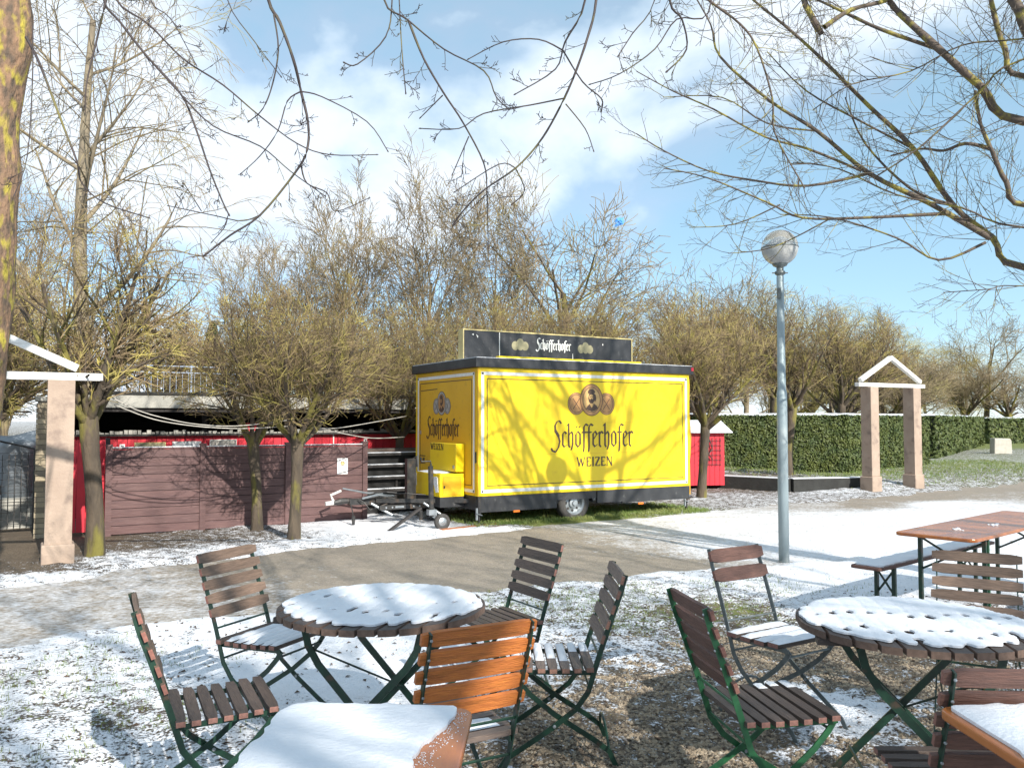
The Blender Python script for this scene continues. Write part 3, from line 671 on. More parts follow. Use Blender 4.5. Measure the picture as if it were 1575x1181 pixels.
    # wheels
    Ry = Matrix.Rotation(math.pi / 2, 4, 'X')
    for sy in (.115, WD - .115):
        Wm = Matrix.Translation((1.78, sy, .265)) @ Ry
        q = MB(); q.lathe([(.185, -.085), (.25, -.095), (.285, -.07), (.295, -.03), (.295, .03), (.285, .07), (.25, .095), (.185, .085)], 28, Wm, 0, False)
        wh = q.build('wheel', M['tyre'], t, True)
        q = MB(); q.lathe([(.188, .086), (.182, .07), (.165, .05), (.158, -.005), (.085, .012), (.075, .05), (.04, .055), (.035, .085), (.0, .085)], 24, Wm @ Matrix.Rotation(0 if sy < 1 else math.pi, 4, 'X'), 0, False)
        q.build('rim', M['zinc'], wh)
        q = MB()
        for k in range(8):
            a = k * math.pi / 4; q.prism(ell(.122 * math.cos(a), .122 * math.sin(a), .022, .022, 8), -.01, .012, Wm)
        q.build('rim_holes', M['black_steel'], wh)
        q = MB(); arc = []
        for k in range(13):
            a = math.pi * (k / 12); arc.append((1.78 + .35 * math.cos(a), sy, .275 + .34 * math.sin(a) * .5))
        q.strap([(x, y, z) for x, y, z in arc], .012, .2, Vector((0, 1, 0))); q.build('mudguard', M['black_paint'], t)
    # corner stays
    for lx, ly in ((.035, .03), (4.15, .05), (.06, WD - .08), (4.12, WD - .08)):
        q = MB(); q.b2((lx - .022, ly - .02, .16), (lx + .022, ly + .02, .45)); q.b2((lx - .013, ly - .012, .02), (lx + .013, ly + .012, .2)); q.b2((lx - .05, ly - .04, -.01), (lx + .05, ly + .04, .02))
        lg = q.build('corner_stay', M['black_steel'], t)
        q = MB(); q.b2((lx - .06, ly - .03, .10), (lx - .035, ly, .28)); q.tube([(lx - .06, ly - .04, .2), (lx + .03, ly - .045, .17)], .008, 6); q.build('clamp', M['zinc'], lg)
    # gas and tool boxes on the drawbar end
    q = MB(); q.b2((-.16, .43, .80), (-.006, 1.39, 1.235)); ub = bevel(q.build('upper_box', M['yellow'], t), .01)
    TU = Matrix.Translation((-.16, 0, 0)) @ TL
    q = MB(); roman(q, 'WEIZEN', -1.36, -.86, 1.125, .1, TU); q.build('lettering', M['ink'], ub)
    for yy in (.5, 1.33): MB().b2((-.172, yy - .02, .85), (-.161, yy + .02, .9)).build('latch', M['zinc'], ub)
    q = MB(); q.b2((-.43, .43, .425), (-.006, 1.37, .775)); lb = bevel(q.build('lower_box', M['yellow'], t), .008)
    q = MB(); q.b2((-.425, .435, .27), (-.01, 1.365, .424)); q.build('box_base', M['black_paint'], lb)
    q = MB(); q.b2((-.38, .418, .45), (-.07, .4295, .74)); dr = q.build('box_door', M['shade_trim_yellow'], lb)
    q = MB(); q.b2((-.372, .408, .56), (-.352, .4175, .6)); q.build('door_lock', M['black_steel'], dr)
    mbs = MB(); n = 10; V = []; Fc = []
    for i in range(n + 1):
        for j in range(n + 1):
            x = -.425 + .40 * i / n; y = .6 + .76 * j / n; e = min(i, n - i, j, n - j) / 2.0
            V.append((x, y, .777 + .028 * min(e, 1) * (1 - .4 * i / n) + .006 * math.sin(i * 1.3 + j)))
    for i in range(n):
        for j in range(n): Fc.append((i * (n + 1) + j, (i + 1) * (n + 1) + j, (i + 1) * (n + 1) + j + 1, i * (n + 1) + j + 1))
    mbs.add(V, Fc); mbs.build('snow_patch', M['snow'], lb, True)
    TB = Matrix.Translation((-.43, 0, 0)) @ TL
    q = MB(); q.prism([(-.86, .77), (-.7, .77), (-.7, .69), (-.82, .68)], .001, .003, TB); q.prism([(-.8, .70), (-.56, .735), (-.5, .72), (-.47, .50), (-.55, .49), (-.62, .6)], .0035, .012, TB); q.prism([(-1.35, .74), (-1.31, .75), (-1.30, .56), (-1.35, .56)], .001, .003, TB); q.build('torn_paper', M['paper'], lb)
    # drawbar
    q = MB()
    for y0 in (.35, 1.95): q.tube([(.02, y0, .36), (-1.2, 1.15 + (y0 - 1.15) * .08, .36)], .045, 4)
    q.tube([(-.3, .75, .31), (-.3, 1.55, .31)], .03, 4); q.b2((-1.62, 1.09, .31), (-1.1, 1.21, .40)); db = q.build('drawbar', M['black_steel'], t)
    q = MB(); q.tube([(-1.58, 1.15, .37), (-1.75, 1.15, .37), (-1.86, 1.15, .35)], [.04, .05, .035], 8); q.build('coupling_boot', M['black_steel'], db)
    q = MB(); q.tube([(-1.76, 1.15, .36), (-1.98, 1.15, .345)], [.035, .03], 8); q.tube([(-1.86, 1.15, .38), (-1.90, 1.15, .47), (-1.74, 1.15, .53)], [.022, .02, .018], 6); q.build('coupling_head', M['frame_white'], db)
    q = MB(); q.tube([(-1.45, 1.02, .41), (-1.2, .98, .46), (-.95, .98, .43)], [.016, .02, .014], 6); q.tube([(-1.7, 1.2, .56), (-1.3, 1.2, .47), (-1.05, 1.2, .46)], [.012, .016, .012], 6); q.build('brake_lever', M['zinc'], db)
    q = MB()
    for k, (a, b, c2) in enumerate((((-1.4, 1.1, .42), (-1.1, .9, .5), (-.5, .8, .44)), ((-1.5, 1.05, .40), (-1.35, .95, .24), (-1.0, 1.0, .33)), ((-1.2, 1.0, .44), (-.7, .9, .28), (-.2, .8, .36)), ((-1.62, 1.1, .34), (-1.6, 1.0, .18), (-1.6, .98, .10)))): q.tube([a, ((a[0] + b[0]) / 2, (a[1] + b[1]) / 2, (a[2] + b[2]) / 2 + .03), b, c2], .009, 5)
    q.build('hose', M['black_steel'], db)
    q = MB(); q.tube([(-1.6, .98, .16), (-1.6, .98, .03)], [.03, .022], 8); q.tube([(-.62, .7, .22), (-.62, .7, .07)], .03, 8); q.build('plug', M['black_steel'], db)
    for (a, b) in (((-1.35, .9, .34), (-1.05, .8, .16)), ((-.62, .6, .34), (-.36, .45, .14))):
        q = MB(); q.tube([a, b], .018, 8); q.lathe([(.035, -.012), (.035, .012), (.02, .012), (.02, -.012)], 10, Matrix.Translation([(a[i] + b[i]) / 2 for i in range(3)]) @ Matrix.Rotation(R(50), 4, 'Y')); q.build('damper', M['zinc'], db)
    q = MB(); q.b2((-1.25, .80, .24), (-.35, .84, .31)); side = q.build('side_rail', M['black_steel'], db)
    q = MB()
    for x in (-1.15, -1.05, -.7, -.6, -.45): q.prism(ell(x, .275, .014, .014, 8), -.80, -.79, TF)
    q.prism([(-1.0, .262), (-.86, .262), (-.86, .292), (-1.0, .292)], -.80, -.796, TF); q.build('plate', M['zinc'], side)
    q = MB(); q.b2((-.68, 1.1, .30), (-.53, 1.2, .99)); q.tube([(-.62, 1.15, .95), (-.52, 1.1, 1.03), (-.52, 1.1, .86)], .018, 6); q.build('support_post', M['black_steel'], db)
    # jockey wheel
    jx, jy = -.75, .02
    q = MB(); q.tube([(jx, jy, .2), (jx - .02, jy, .93)], .038, 10); q.tube([(jx - .02, jy, .93), (jx - .02, jy, 1.0), (jx - .16, jy + .02, 1.0), (jx - .17, jy + .02, 1.06)], .012, 6); jk = q.build('jockey_post', M['black_steel'], t)
    q = MB(); q.tube([(jx, jy, .24), (jx + .08, jy - .01, .17), (jx + .13, jy - .04, .115)], [.035, .03, .026], 6); q.b2((jx - .06, jy - .05, .22), (jx + .06, jy + .05, .3)); q.build('jockey_fork', M['zinc'], jk)
    q = MB(); q.lathe([(.07, -.035), (.105, -.04), (.12, -.02), (.12, .02), (.105, .04), (.07, .035)], 22, Matrix.Translation((jx + .14, jy - .06, .118)) @ Ry, 0, False); jw = q.build('jockey_wheel', M['tyre'], jk, True)
    q = MB(); q.lathe([(.0, .03), (.03, .036), (.045, .02), (.072, .03), (.072, -.03), (.0, -.03)], 16, Matrix.Translation((jx + .14, jy - .06, .118)) @ Ry); q.build('jockey_hub', M['zinc'], jw, True)
    # rolled awning cloth at the far end
    q = MB(); V = []; Fc = []; rng = random.Random(5)
    for i in range(15):
        z = .30 + 2.02 * i / 14
        for k in range(10):
            a = math.pi * (k / 9 - .5); wv = 1 + .35 * math.sin(i * .9 + k) + .2 * rng.random(); b = .055 + .035 * math.sin(math.pi * i / 14)
            V.append((4.203 + max(0.0, math.cos(a)) * b * wv, .02 + .16 + .16 * math.sin(a), z))
    for i in range(14):
        for k in range(9): Fc.append((i * 10 + k, i * 10 + k + 1, i * 10 + 11 + k, i * 10 + 10 + k))
    q.add(V, Fc); q.build('awning_cloth', M['tarp'], t, True)
    return t
trailer = build_trailer()
def T2W(x, y, z=0):
    return Vector((trailer.location.x, trailer.location.y, 0)) + U * x + W * y + Vector((0, 0, z))
# planks lying by the trailer wheel
for (a, b, w, lab) in (((-.7, -.20), (.45, .05), .09, 'thin pale plank lying under the jockey wheel of the yellow trailer'), ((.05, -.27), (.42, -.22), .06, 'short grey board lying beside the front corner stay of the trailer')):
    p, q_ = T2W(*a), T2W(*b); d = (q_ - p); o = MB().box((0, 0, .012), (d.length, w, .022)).build('loose_plank', M['w_grey'][0] if w < .07 else M['w_orange'][1], None, loc=((p.x + q_.x) / 2, (p.y + q_.y) / 2, .012), rotz=math.atan2(d.y, d.x)); tag(o, lab, 'plank')
p = T2W(-1.15, .1); o = MB().box((0, 0, 0), (.62, .07, .03), Matrix.Rotation(R(-32), 3, 'Y')).build('prop_plank', M['dark_wood'], None, loc=(p.x, p.y, .16), rotz=UA); tag(o, 'dark plank leaning at a slant under the trailer drawbar', 'plank')

# ------------------------------------------------------------------ plank fence
F0 = G(165, 825)
def build_fence():
    t = thing('plank_fence', 'low purple brown fence of horizontal boards in front of the red hut', 'fence', (F0.x, F0.y, 0), UA)
    posts = [0.0, 1.235, 2.47, 3.70]
    pm = MB().b2((-.04, -.04, 0), (.04, .04, 1.24)).b2((-.046, -.046, 1.24), (.046, .046, 1.262)).mesh('post', M['fence'])
    for x in posts: link_mesh('post', pm, t, (x, 0, 0))
    bw = 1.235 - .082; n = 10; bh = 1.17 / n
    bm = MB().prism([(-bw / 2, .004), (bw / 2, .004), (bw / 2, bh - .010), (bw / 2 - .0, bh - .003), (-bw / 2, bh - .003)], -.012, .012, Matrix(((1, 0, 0, 0), (0, 0, -1, 0), (0, 1, 0, 0), (0, 0, 0, 1)))).mesh('board', M['fence'])
    rng = random.Random(2)
    for i in range(3):
        cx = (posts[i] + posts[i + 1]) / 2
        for k in range(n): link_mesh('board', bm, t, (cx, rng.uniform(-.003, .003), .02 + k * bh), (rng.uniform(-.02, .02), 0, 0))
        MB().b2((cx - bw / 2, .018, .03), (cx + bw / 2, .03, 1.18)).build('gap_dark_sheet', M['hut_dark'], t)  # dark sheet added so the gaps between the boards look shaded
        MB().b2((cx - bw / 2, -.022, 1.192), (cx + bw / 2, .022, 1.215)).build('top_rail', M['fence'], t)
        MB().b2((cx - bw / 2, -.02, 1.216), (cx + bw / 2, .02, 1.226)).build('rail_snow', M['snow'], t)
    return t
fence = build_fence()
def FW(x, y, z=0): return Vector((F0.x, F0.y, 0)) + U * x + W * y + Vector((0, 0, z))
# notice pinned to the fence
def sheet_obj(name, label, cat, loc, rotz, w, h, marks, th=.004):
    t = thing(name, label, cat, loc, rotz)
    MB().b2((-w / 2, -th, 0), (w / 2, 0, h)).build('sheet', M['paper'], t)
    for nm, mt, mb in marks: mb.build(nm, mt, t)
    return t
TFm = Matrix(((1, 0, 0, 0), (0, 0, -1, 0), (0, 1, 0, 0), (0, 0, 0, 1)))
q1 = MB(); q1.prism(ell(0, .17, .028, .028, 18), .005, .006, TFm)
q2 = MB(); ring(q2, 0, .17, .036, .036, .008, .0065, TFm, 0, 18); q2.prism([(-.02, .175), (-.008, .175), (-.008, .184), (-.02, .184)], .0062, .0075, TFm); q2.prism([(.008, .175), (.02, .175), (.02, .184), (.008, .184)], .0062, .0075, TFm); pass
for s_ in (-1, 1): q2.prism(quad_stroke((s_ * .035, .20), (s_ * .055, .225), .008), .005, .0062, TFm)
q3 = MB()
q3.prism([(-.06, .02), (.06, .02), (.06, .034), (-.06, .034)], .005, .0062, TFm)
for k in range(5): q3.prism([(-.05, .06 + k * .013), (.05 - .02 * (k % 2), .06 + k * .013), (.05 - .02 * (k % 2), .064 + k * .013), (-.05, .064 + k * .013)], .005, .006, TFm)
pw = FW(3.33, -.02, .75)
sheet_obj('poster', 'white paper poster with a yellow round face pinned to the brown fence', 'poster', pw, UA, .17, .25, [('face', M['gold'], q1), ('outline', M['ink'], q2), ('text_lines', M['silver_print'], q3)])

# ------------------------------------------------------------------ red hut behind the fence
HB = 2.5
def build_hut():
    p = FW(0, HB)
    t = thing('red_hut', 'long low red plank hut with flat pale roof and dark serving opening', 'hut', p, UA)
    x0, x1 = -.45, 8.0
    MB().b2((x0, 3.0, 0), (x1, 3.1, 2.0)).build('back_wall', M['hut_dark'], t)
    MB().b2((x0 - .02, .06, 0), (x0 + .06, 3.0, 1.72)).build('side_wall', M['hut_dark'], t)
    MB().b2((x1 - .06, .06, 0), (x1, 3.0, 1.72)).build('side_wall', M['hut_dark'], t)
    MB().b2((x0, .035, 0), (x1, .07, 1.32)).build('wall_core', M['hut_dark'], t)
    n = 56; bw = (x1 - x0) / n; bm = MB().b2((.004, 0, 0), (bw - .004, .03, 1.33)).mesh('plank', M['red_wall']); rng = random.Random(3)
    for k in range(n): link_mesh('plank', bm, t, (x0 + k * bw, rng.uniform(-.004, .004), 0))
    MB().b2((x0 - .02, -.09, 1.333), (x1, .3, 1.365)).build('counter', M['dark_wood'], t)
    q = MB(); rng = random.Random(8); V = []; n2 = 120
    for k in range(n2):                                        # snow and debris along the counter front
        xx = x0 + (x1 - x0) * k / n2; h = .02 + .05 * rng.random(); q.b2((xx, -.088, 1.366), (xx + (x1 - x0) / n2 * rng.uniform(.7, 1.0), rng.uniform(-.05, .0), 1.366 + h))
    q.build('counter_snow', M['roofing'], t)
    for k in range(5): MB().b2((x0 + .05 + k * 2.06, .1, 1.365), (x0 + .13 + k * 2.06, .18, 1.735)).build('post', M['dark_wood'], t)
    MB().b2((x0 - .1, -.45, 1.735), (x1 + .1, 3.2, 1.80)).build('roof_slab', M['dark_wood'], t)
    MB().b2((x0 - .14, -.50, 1.80), (x1 + .14, 3.24, 2.02)).build('fascia', M['roofing'], t)
    MB().b2((x0 - .16, -.53, 2.02), (x1 + .16, 3.26, 2.06)).build('roof_edge', M['concrete_dark'], t)
    MB().b2((2.62, -.06, 1.0), (2.66, -.005, 1.62)).build('door_post', M['red_wall'], t); MB().b2((2.3, -.03, 1.334), (2.62, -.008, 1.55)).build('door_leaf', M['red_wall'], t)
    MB().b2((3.98, -.02, .9), (4.0, -.006, 1.34)).build('pipe', M['frame_white'], t)
    # terrace railing on the roof
    r = MB()
    for x in np.arange(.55, 2.8, .11): r.tube([(x, 1.6, 2.06), (x, 1.6, 2.5)], .005, 4)
    for z in (2.5, 2.62): r.tube([(.5, 1.6, z), (2.85, 1.6, z)], .010, 5)
    for x in (.5, 1.7, 2.85): r.tube([(x, 1.6, 2.06), (x, 1.6, 2.66)], .016, 5)
    r.build('railing', M['blue_rail'], t)
    return t
hut = build_hut()
def HW(x, y, z=0): return FW(x, HB + y, z)
# boards standing on the counter ledge in front of the red wall
def ledge_sign(x, w, h, z, lab, m, fr):
    t = thing('sign_board', lab, 'sign', HW(x, -.10, z), UA)
    MB().b2((-w / 2, 0, 0), (w / 2, .016, h)).build('panel', m, t)
    q = MB()
    for lo, hi in (((-w / 2 - .012, -.006, -.01), (w / 2 + .012, .02, 0)), ((-w / 2 - .012, -.006, h), (w / 2 + .012, .02, h + .012)), ((-w / 2 - .012, -.006, 0), (-w / 2, .02, h)), ((w / 2, -.006, 0), (w / 2 + .012, .02, h))): q.b2(lo, hi)
    q.build('frame', fr, t)
    MB().b2((-.02, .016, -.5), (.02, .03, h)).b2((-.02, .018, -.5), (.02, .118, -.48)).build('bracket', M['dark_wood'], t)
    return t
ledge_sign(.80, .46, .085, 1.13, 'olive framed long sign on the red hut wall above the fence', M['gold_dull'], M['gold'])
ledge_sign(1.38, .44, .085, 1.14, 'plain white long sign on the red hut wall above the fence', M['paper'], M['paper'])
ledge_sign(1.98, .43, .10, 1.15, 'dark grey long sign with pale frame on the red hut wall', M['silver_print'], M['frame_white'])
o = MB().b2((-.04, -.012, 0), (.04, 0, .07)).b2((-.022, -.016, .02), (.022, -.012, .045), 1).build('switch_box', [M['paper'], M['black_steel']], None, loc=HW(.38, -.001, 1.13), rotz=UA); tag(o, 'small white switch box on the red hut wall', 'switch')
o = MB().b2((-.035, -.012, 0), (.035, 0, .09)).b2((-.01, -.02, .02), (.01, -.012, .07), 1).build('door_sign', [M['paper'], M['black_steel']], None, loc=HW(4.62, -.001, 1.16), rotz=UA); tag(o, 'tiny white plate with dark stroke on the red hut door', 'sign')
q_ = MB(); q_.b2((-.085, -.01, 0), (.085, 0, .26)); 
for k in range(4): q_.b2((-.06, -.0125, .05 + k * .05), (.05, -.0101, .07 + k * .05), 1)
o = q_.build('notice_sheet', [M['paper'], M['silver_print']], None, loc=HW(6.05, -.004, 1.02), rotz=UA); tag(o, 'white paper notice on the red wall beside the trailer', 'notice')
# dark stepped benches with snow on their edges, in the gap right of the fence
t = thing('stepped_benches', 'dark wooden stepped benches with snowy edges between fence and trailer', 'bench', FW(3.80, .55), UA)
for k in range(5):
    z = .18 + k * .2; y = .0 + k * .12
    MB().b2((0, y, z), (1.6, y + .16, z + .045)).build('tread', M['dark_wood'], t)
    MB().b2((0, y + .002, z + .046), (1.6, y + .12, z + .058)).build('tread_snow', M['snow'], t)
    MB().b2((0, y + .10, z - .15), (1.6, y + .12, z - .001)).build('riser', M['hut_dark'], t)
for x in (.0, .78, 1.56): MB().b2((x, .05, 0), (x + .04, .64, .18)).b2((x, .3, .18), (x + .04, .64, .6)).build('stringer', M['dark_wood'], t)
t = thing('board_stack', 'grey weathered boards stacked against the red wall in the gap', 'boards', FW(3.80, 1.35), UA)
for k in range(2): MB().b2((0, .0 + k * .05, .0), (1.7, .04 + k * .05, 1.1 - k * .03)).build('board', M['dark_wood'], t)
MB().b2((0, -.03, .96), (1.7, -.002, 1.09)).build('board', M['w_grey'][0], t)
# red gate at the left end of the fence
t = thing('red_gate', 'crimson plank gate between the brick pillar and the brown fence', 'gate', FW(-.62, .15), UA)
bm = MB().b2((.004, 0, .06), (.112, .025, 1.32)).mesh('plank', M['red_wall'])
for k in range(5): link_mesh('plank', bm, t, (k * .117, 0, 0))
for z in (.25, 1.0): MB().b2((0, .026, z), (.585, .05, z + .08)).build('rail', M['red_wall'], t)
for x in (-.06, .588): MB().b2((x, -.01, 0), (x + .058, .05, 1.35)).build('post', M['dark_wood'], t)
# brick pillar, wire gate, covered goods at the far left
pp = G(72, 826)
t = thing('brick_pillar', 'square pillar of yellowish old bricks beside the red gate', 'pillar', (pp.x, pp.y, 0), UA)
MB().b2((-.145, -.145, 0), (.145, .145, 1.86)).build('mortar_core', M['mortar'], t)
bm = MB().b2((-.072, -.05, .003), (.072, .05, .066)).mesh('brick', M['brick'])
rng = random.Random(4)
for k in range(26):
    for side in range(4):
        for j in (-1, 1):
            a = side * math.pi / 2; off = .074 * j + (.012 if k % 2 else -.012)
            x, y = off, -.105 - rng.uniform(0, .008)
            link_mesh('brick', bm, t, (x * math.cos(a) - y * math.sin(a), x * math.sin(a) + y * math.cos(a), k * .0705), (0, 0, a))
MB().b2((-.18, -.18, 1.86), (.18, .18, 1.92)).build('cap', M['roofing'], t)
gp = G(60, 815)
t = thing('wire_gate', 'thin black wire mesh gate left of the brick pillar', 'gate', (gp.x - .06, gp.y - .05, 0), UA)
q = MB()
for k in range(15): q.tube([(-.08 * k, 0, .05), (-.08 * k, 0, 1.12 + .02 * math.sin(k))], .006, 4)
for k in range(12): q.tube([(-1.16, 0, .08 + .095 * k), (0, 0, .08 + .095 * k)], .004, 4)
q.build('wire_mesh', M['black_steel'], t)
MB().tube([(0, 0, 0), (0, 0, 1.18)], .02, 6).tube([(-1.17, 0, 0), (-1.17, 0, 1.18)], .02, 6).tube([(0, 0, 1.18), (-.6, 0, 1.34), (-1.17, 0, 1.18)], .015, 5).build('frame', M['black_steel'], t)
gp2 = at(38, 700, 13.4)
t = thing('covered_stack', 'grey tarpaulin draped over stacked goods behind the wire gate', 'tarpaulin', (gp2.x, gp2.y, 0), UA)
V = []; Fc = []; n = 12
for i in range(n + 1):
    for j in range(n + 1):
        u_, v_ = i / n, j / n; edge = min(u_, 1 - u_, v_, 1 - v_)
        V.append((-.6 + 1.1 * u_, -.4 + .9 * v_, 1.45 - .35 * (1 - v_) - .55 * max(0, .12 - edge) / .12 * (1 if v_ < .2 else .5) + .05 * math.sin(7 * u_ + 3 * v_)))
for i in range(n):
    for j in range(n): Fc.append((i * (n + 1) + j, (i + 1) * (n + 1) + j, (i + 1) * (n + 1) + j + 1, i * (n + 1) + j + 1))
MB().add(V, Fc).build('tarpaulin', M['grey_sheet'], t, True)
MB().b2((-.5, -.3, 0), (.4, .4, .9)).build('stack', M['w_grey'][0], t)
gp3 = at(26, 740, 12.6)
o = MB().lathe([(.0, 0), (.2, 0), (.23, .72), (.25, .74), (.25, .80), (.21, .84), (0, .86)], 18).build('waste_bin', M['grey_sheet'], None, True, loc=(gp3.x, gp3.y, .45)); tag(o, 'round blue grey bin standing behind the wire gate', 'bin')
o = MB().b2((-.4, -.4, 0), (.4, .4, .45)).b2((-.42, -.42, .40), (.42, .42, .446)).build('low_plinth', M['roofing'], None, loc=(gp3.x, gp3.y + .1, .0), rotz=UA); tag(o, 'low pale plinth under the round bin behind the wire gate', 'plinth')
# slack cables strung between the trees
def cable(pts, lab):
    P = [at(*p) for p in pts]; Q = []
    for a, b in zip(P[:-1], P[1:]):
        for k in range(5): Q.append(a.lerp(b, k / 5))
    Q.append(P[-1])
    for _ in range(4): Q = [Q[0]] + [(Q[i - 1] + Q[i] * 2 + Q[i + 1]) / 4 for i in range(1, len(Q) - 1)] + [Q[-1]]
    o = MB().tube(Q, .007, 5).build('slack_cable', M['cable'], None, True); tag(o, lab, 'cable')
cable([(170, 610, 9.9), (215, 634, 10.1), (290, 652, 10.4), (360, 657, 10.7), (452, 645, 11.2)], 'upper of two pale cables sagging between the first two clipped trees')
cable([(175, 622, 9.9), (235, 646, 10.15), (300, 656, 10.4), (370, 660, 10.75), (450, 655, 11.2)], 'lower of two pale cables sagging between the first two clipped trees')
cable([(458, 652, 11.25), (505, 661, 11.8), (560, 652, 12.4), (625, 640, 13.4)], 'taut pale cable from the middle tree towards the trailer')
cable([(460, 655, 11.25), (520, 665, 11.9), (570, 675, 12.5), (622, 672, 13.5)], 'drooping pale cable hanging low behind the fence posts')

# ------------------------------------------------------------------ sandstone gateways with white gables
def pergola(label, base, z0, hcol, foot, rise):
    t = thing('gable_gateway', label, 'gateway', (base.x, base.y, z0), UA)
    for x in (0, 1.5):
        MB().b2((x - .135, -.135, .22), (x + .135, .135, hcol)).build('column', M['sandstone'], t)
        bevel(t.children[-1], .012)
        MB().b2((x - .165, -.165, -.12), (x + .165, .165, .22)).build('column_base', M['sandstone'], t); bevel(t.children[-1], .015)
    b = MB().b2((-.42, -.06, hcol), (1.92, .06, hcol + .085)).build('tie_beam', M['white_wood'], t); bevel(b, .006)
    for s_ in (-1, 1):
        a = Vector((.75 + s_ * foot, .0, hcol + .10)); c = Vector((.75, .0, hcol + .10 + rise)); d = c - a; ang = math.atan2(d.z, d.x)
        m_ = a + d * .5 + Vector((0, 0, .042))
        r_ = MB().box(m_, (d.length + .02, .10 if s_ < 0 else .096, .085), Matrix.Rotation(-ang, 3, 'Y')).build('rafter', M['white_wood'], t); bevel(r_, .006)
    return t
cb = G(88, 865); pergola('sandstone gateway with white gable beams beside the brick pillar', Vector((cb.x, cb.y, 0)) - U * 1.5, 0, 2.05, .9, .42)
cb = G(1340, 747, .15); pergola('sandstone gateway with white gable beams in front of the clipped hedge', cb, .14, 2.2, 1.05, .53)

# ------------------------------------------------------------------ low dark wall of the lawn, red shed, stone block
t = thing('low_wall', 'low dark concrete wall holding the snowy lawn before the hedge', 'wall')
for i, (a, b) in enumerate(zip(WALL[:-1], WALL[1:])):
    A_, B_ = Vector((*a, 0)), Vector((*b, 0)); d = B_ - A_; ang = math.atan2(d.y, d.x); L_ = d.length
    MB().b2((0 if i == 0 else .06, -.06, -.1), (L_, .26, .30 if i == 0 else .296)).build('wall_section', M['concrete_dark'], t, loc=A_, rotz=ang)
    MB().b2((.05, -.05, .301), (L_ - .05, .25, .312)).build('wall_snow', M['snow'], t, loc=A_, rotz=ang)
sp = G(1116, 736, .25)
t = thing('red_shed', 'small red metal shed with snowy roof behind the trailer end', 'shed', (sp.x, sp.y, .2), R(8))
MB().b2((-1.7, .02, -.1), (-.02, 1.2, 1.12)).build('wall', M['red_wall'], t)
bm = MB().b2((.004, 0, -.1), (.116, .018, 1.12)).mesh('plank', M['red_wall'])
for k in range(14): link_mesh('plank', bm, t, (-1.7 + k * .12, 0, 0))
q = MB(); q.prism([(-.12, 1.10), (1.34, 1.10), (.6, 1.36)], -1.82, .12, Matrix(((0, 0, 1, 0), (1, 0, 0, 0), (0, 1, 0, 0), (0, 0, 0, 1)))); q.build('roof', M['w_grey'][0], t)
q = MB(); q.add([(-1.83, -.13, 1.108), (.13, -.13, 1.108), (.13, .6, 1.375), (-1.83, .6, 1.375), (-1.83, 1.34, 1.108), (.13, 1.34, 1.108), (-1.83, -.13, 1.128), (.13, -.13, 1.128), (.13, .6, 1.40), (-1.83, .6, 1.40), (-1.83, 1.34, 1.128), (.13, 1.34, 1.128)], [(6, 7, 8, 9), (9, 8, 11, 10), (0, 1, 7, 6), (1, 2, 8, 7), (2, 5, 11, 8), (0, 6, 9, 3), (3, 9, 10, 4)]); q.build('roof_snow', M['snow'], t)
q = MB()
for k in range(6): q.tube([(-.62 + k * .1, -.03, .35), (-.62 + k * .1, -.03, 1.0)], .006, 4)
for k in range(6): q.tube([(-.65, -.03, .38 + k * .11), (-.1, -.03, .38 + k * .11)], .006, 4)
q.tube([(-.4, -.05, .95), (-.33, -.06, .75), (-.42, -.06, .62), (-.34, -.06, .5)], .014, 5); q.build('wire_rack', M['black_steel'], t)
bp_ = G(1530, 698, .14)
o = MB().prism([(0, 0), (.9, 0), (.88, .62), (.8, .70), (.03, .72)], -.3, 0, TFm).build('stone_block', M['stone'], None, loc=(bp_.x, bp_.y, .1), rotz=R(12)); bevel(o, .03); tag(o, 'squat pale stone block standing on the far lawn', 'stone')

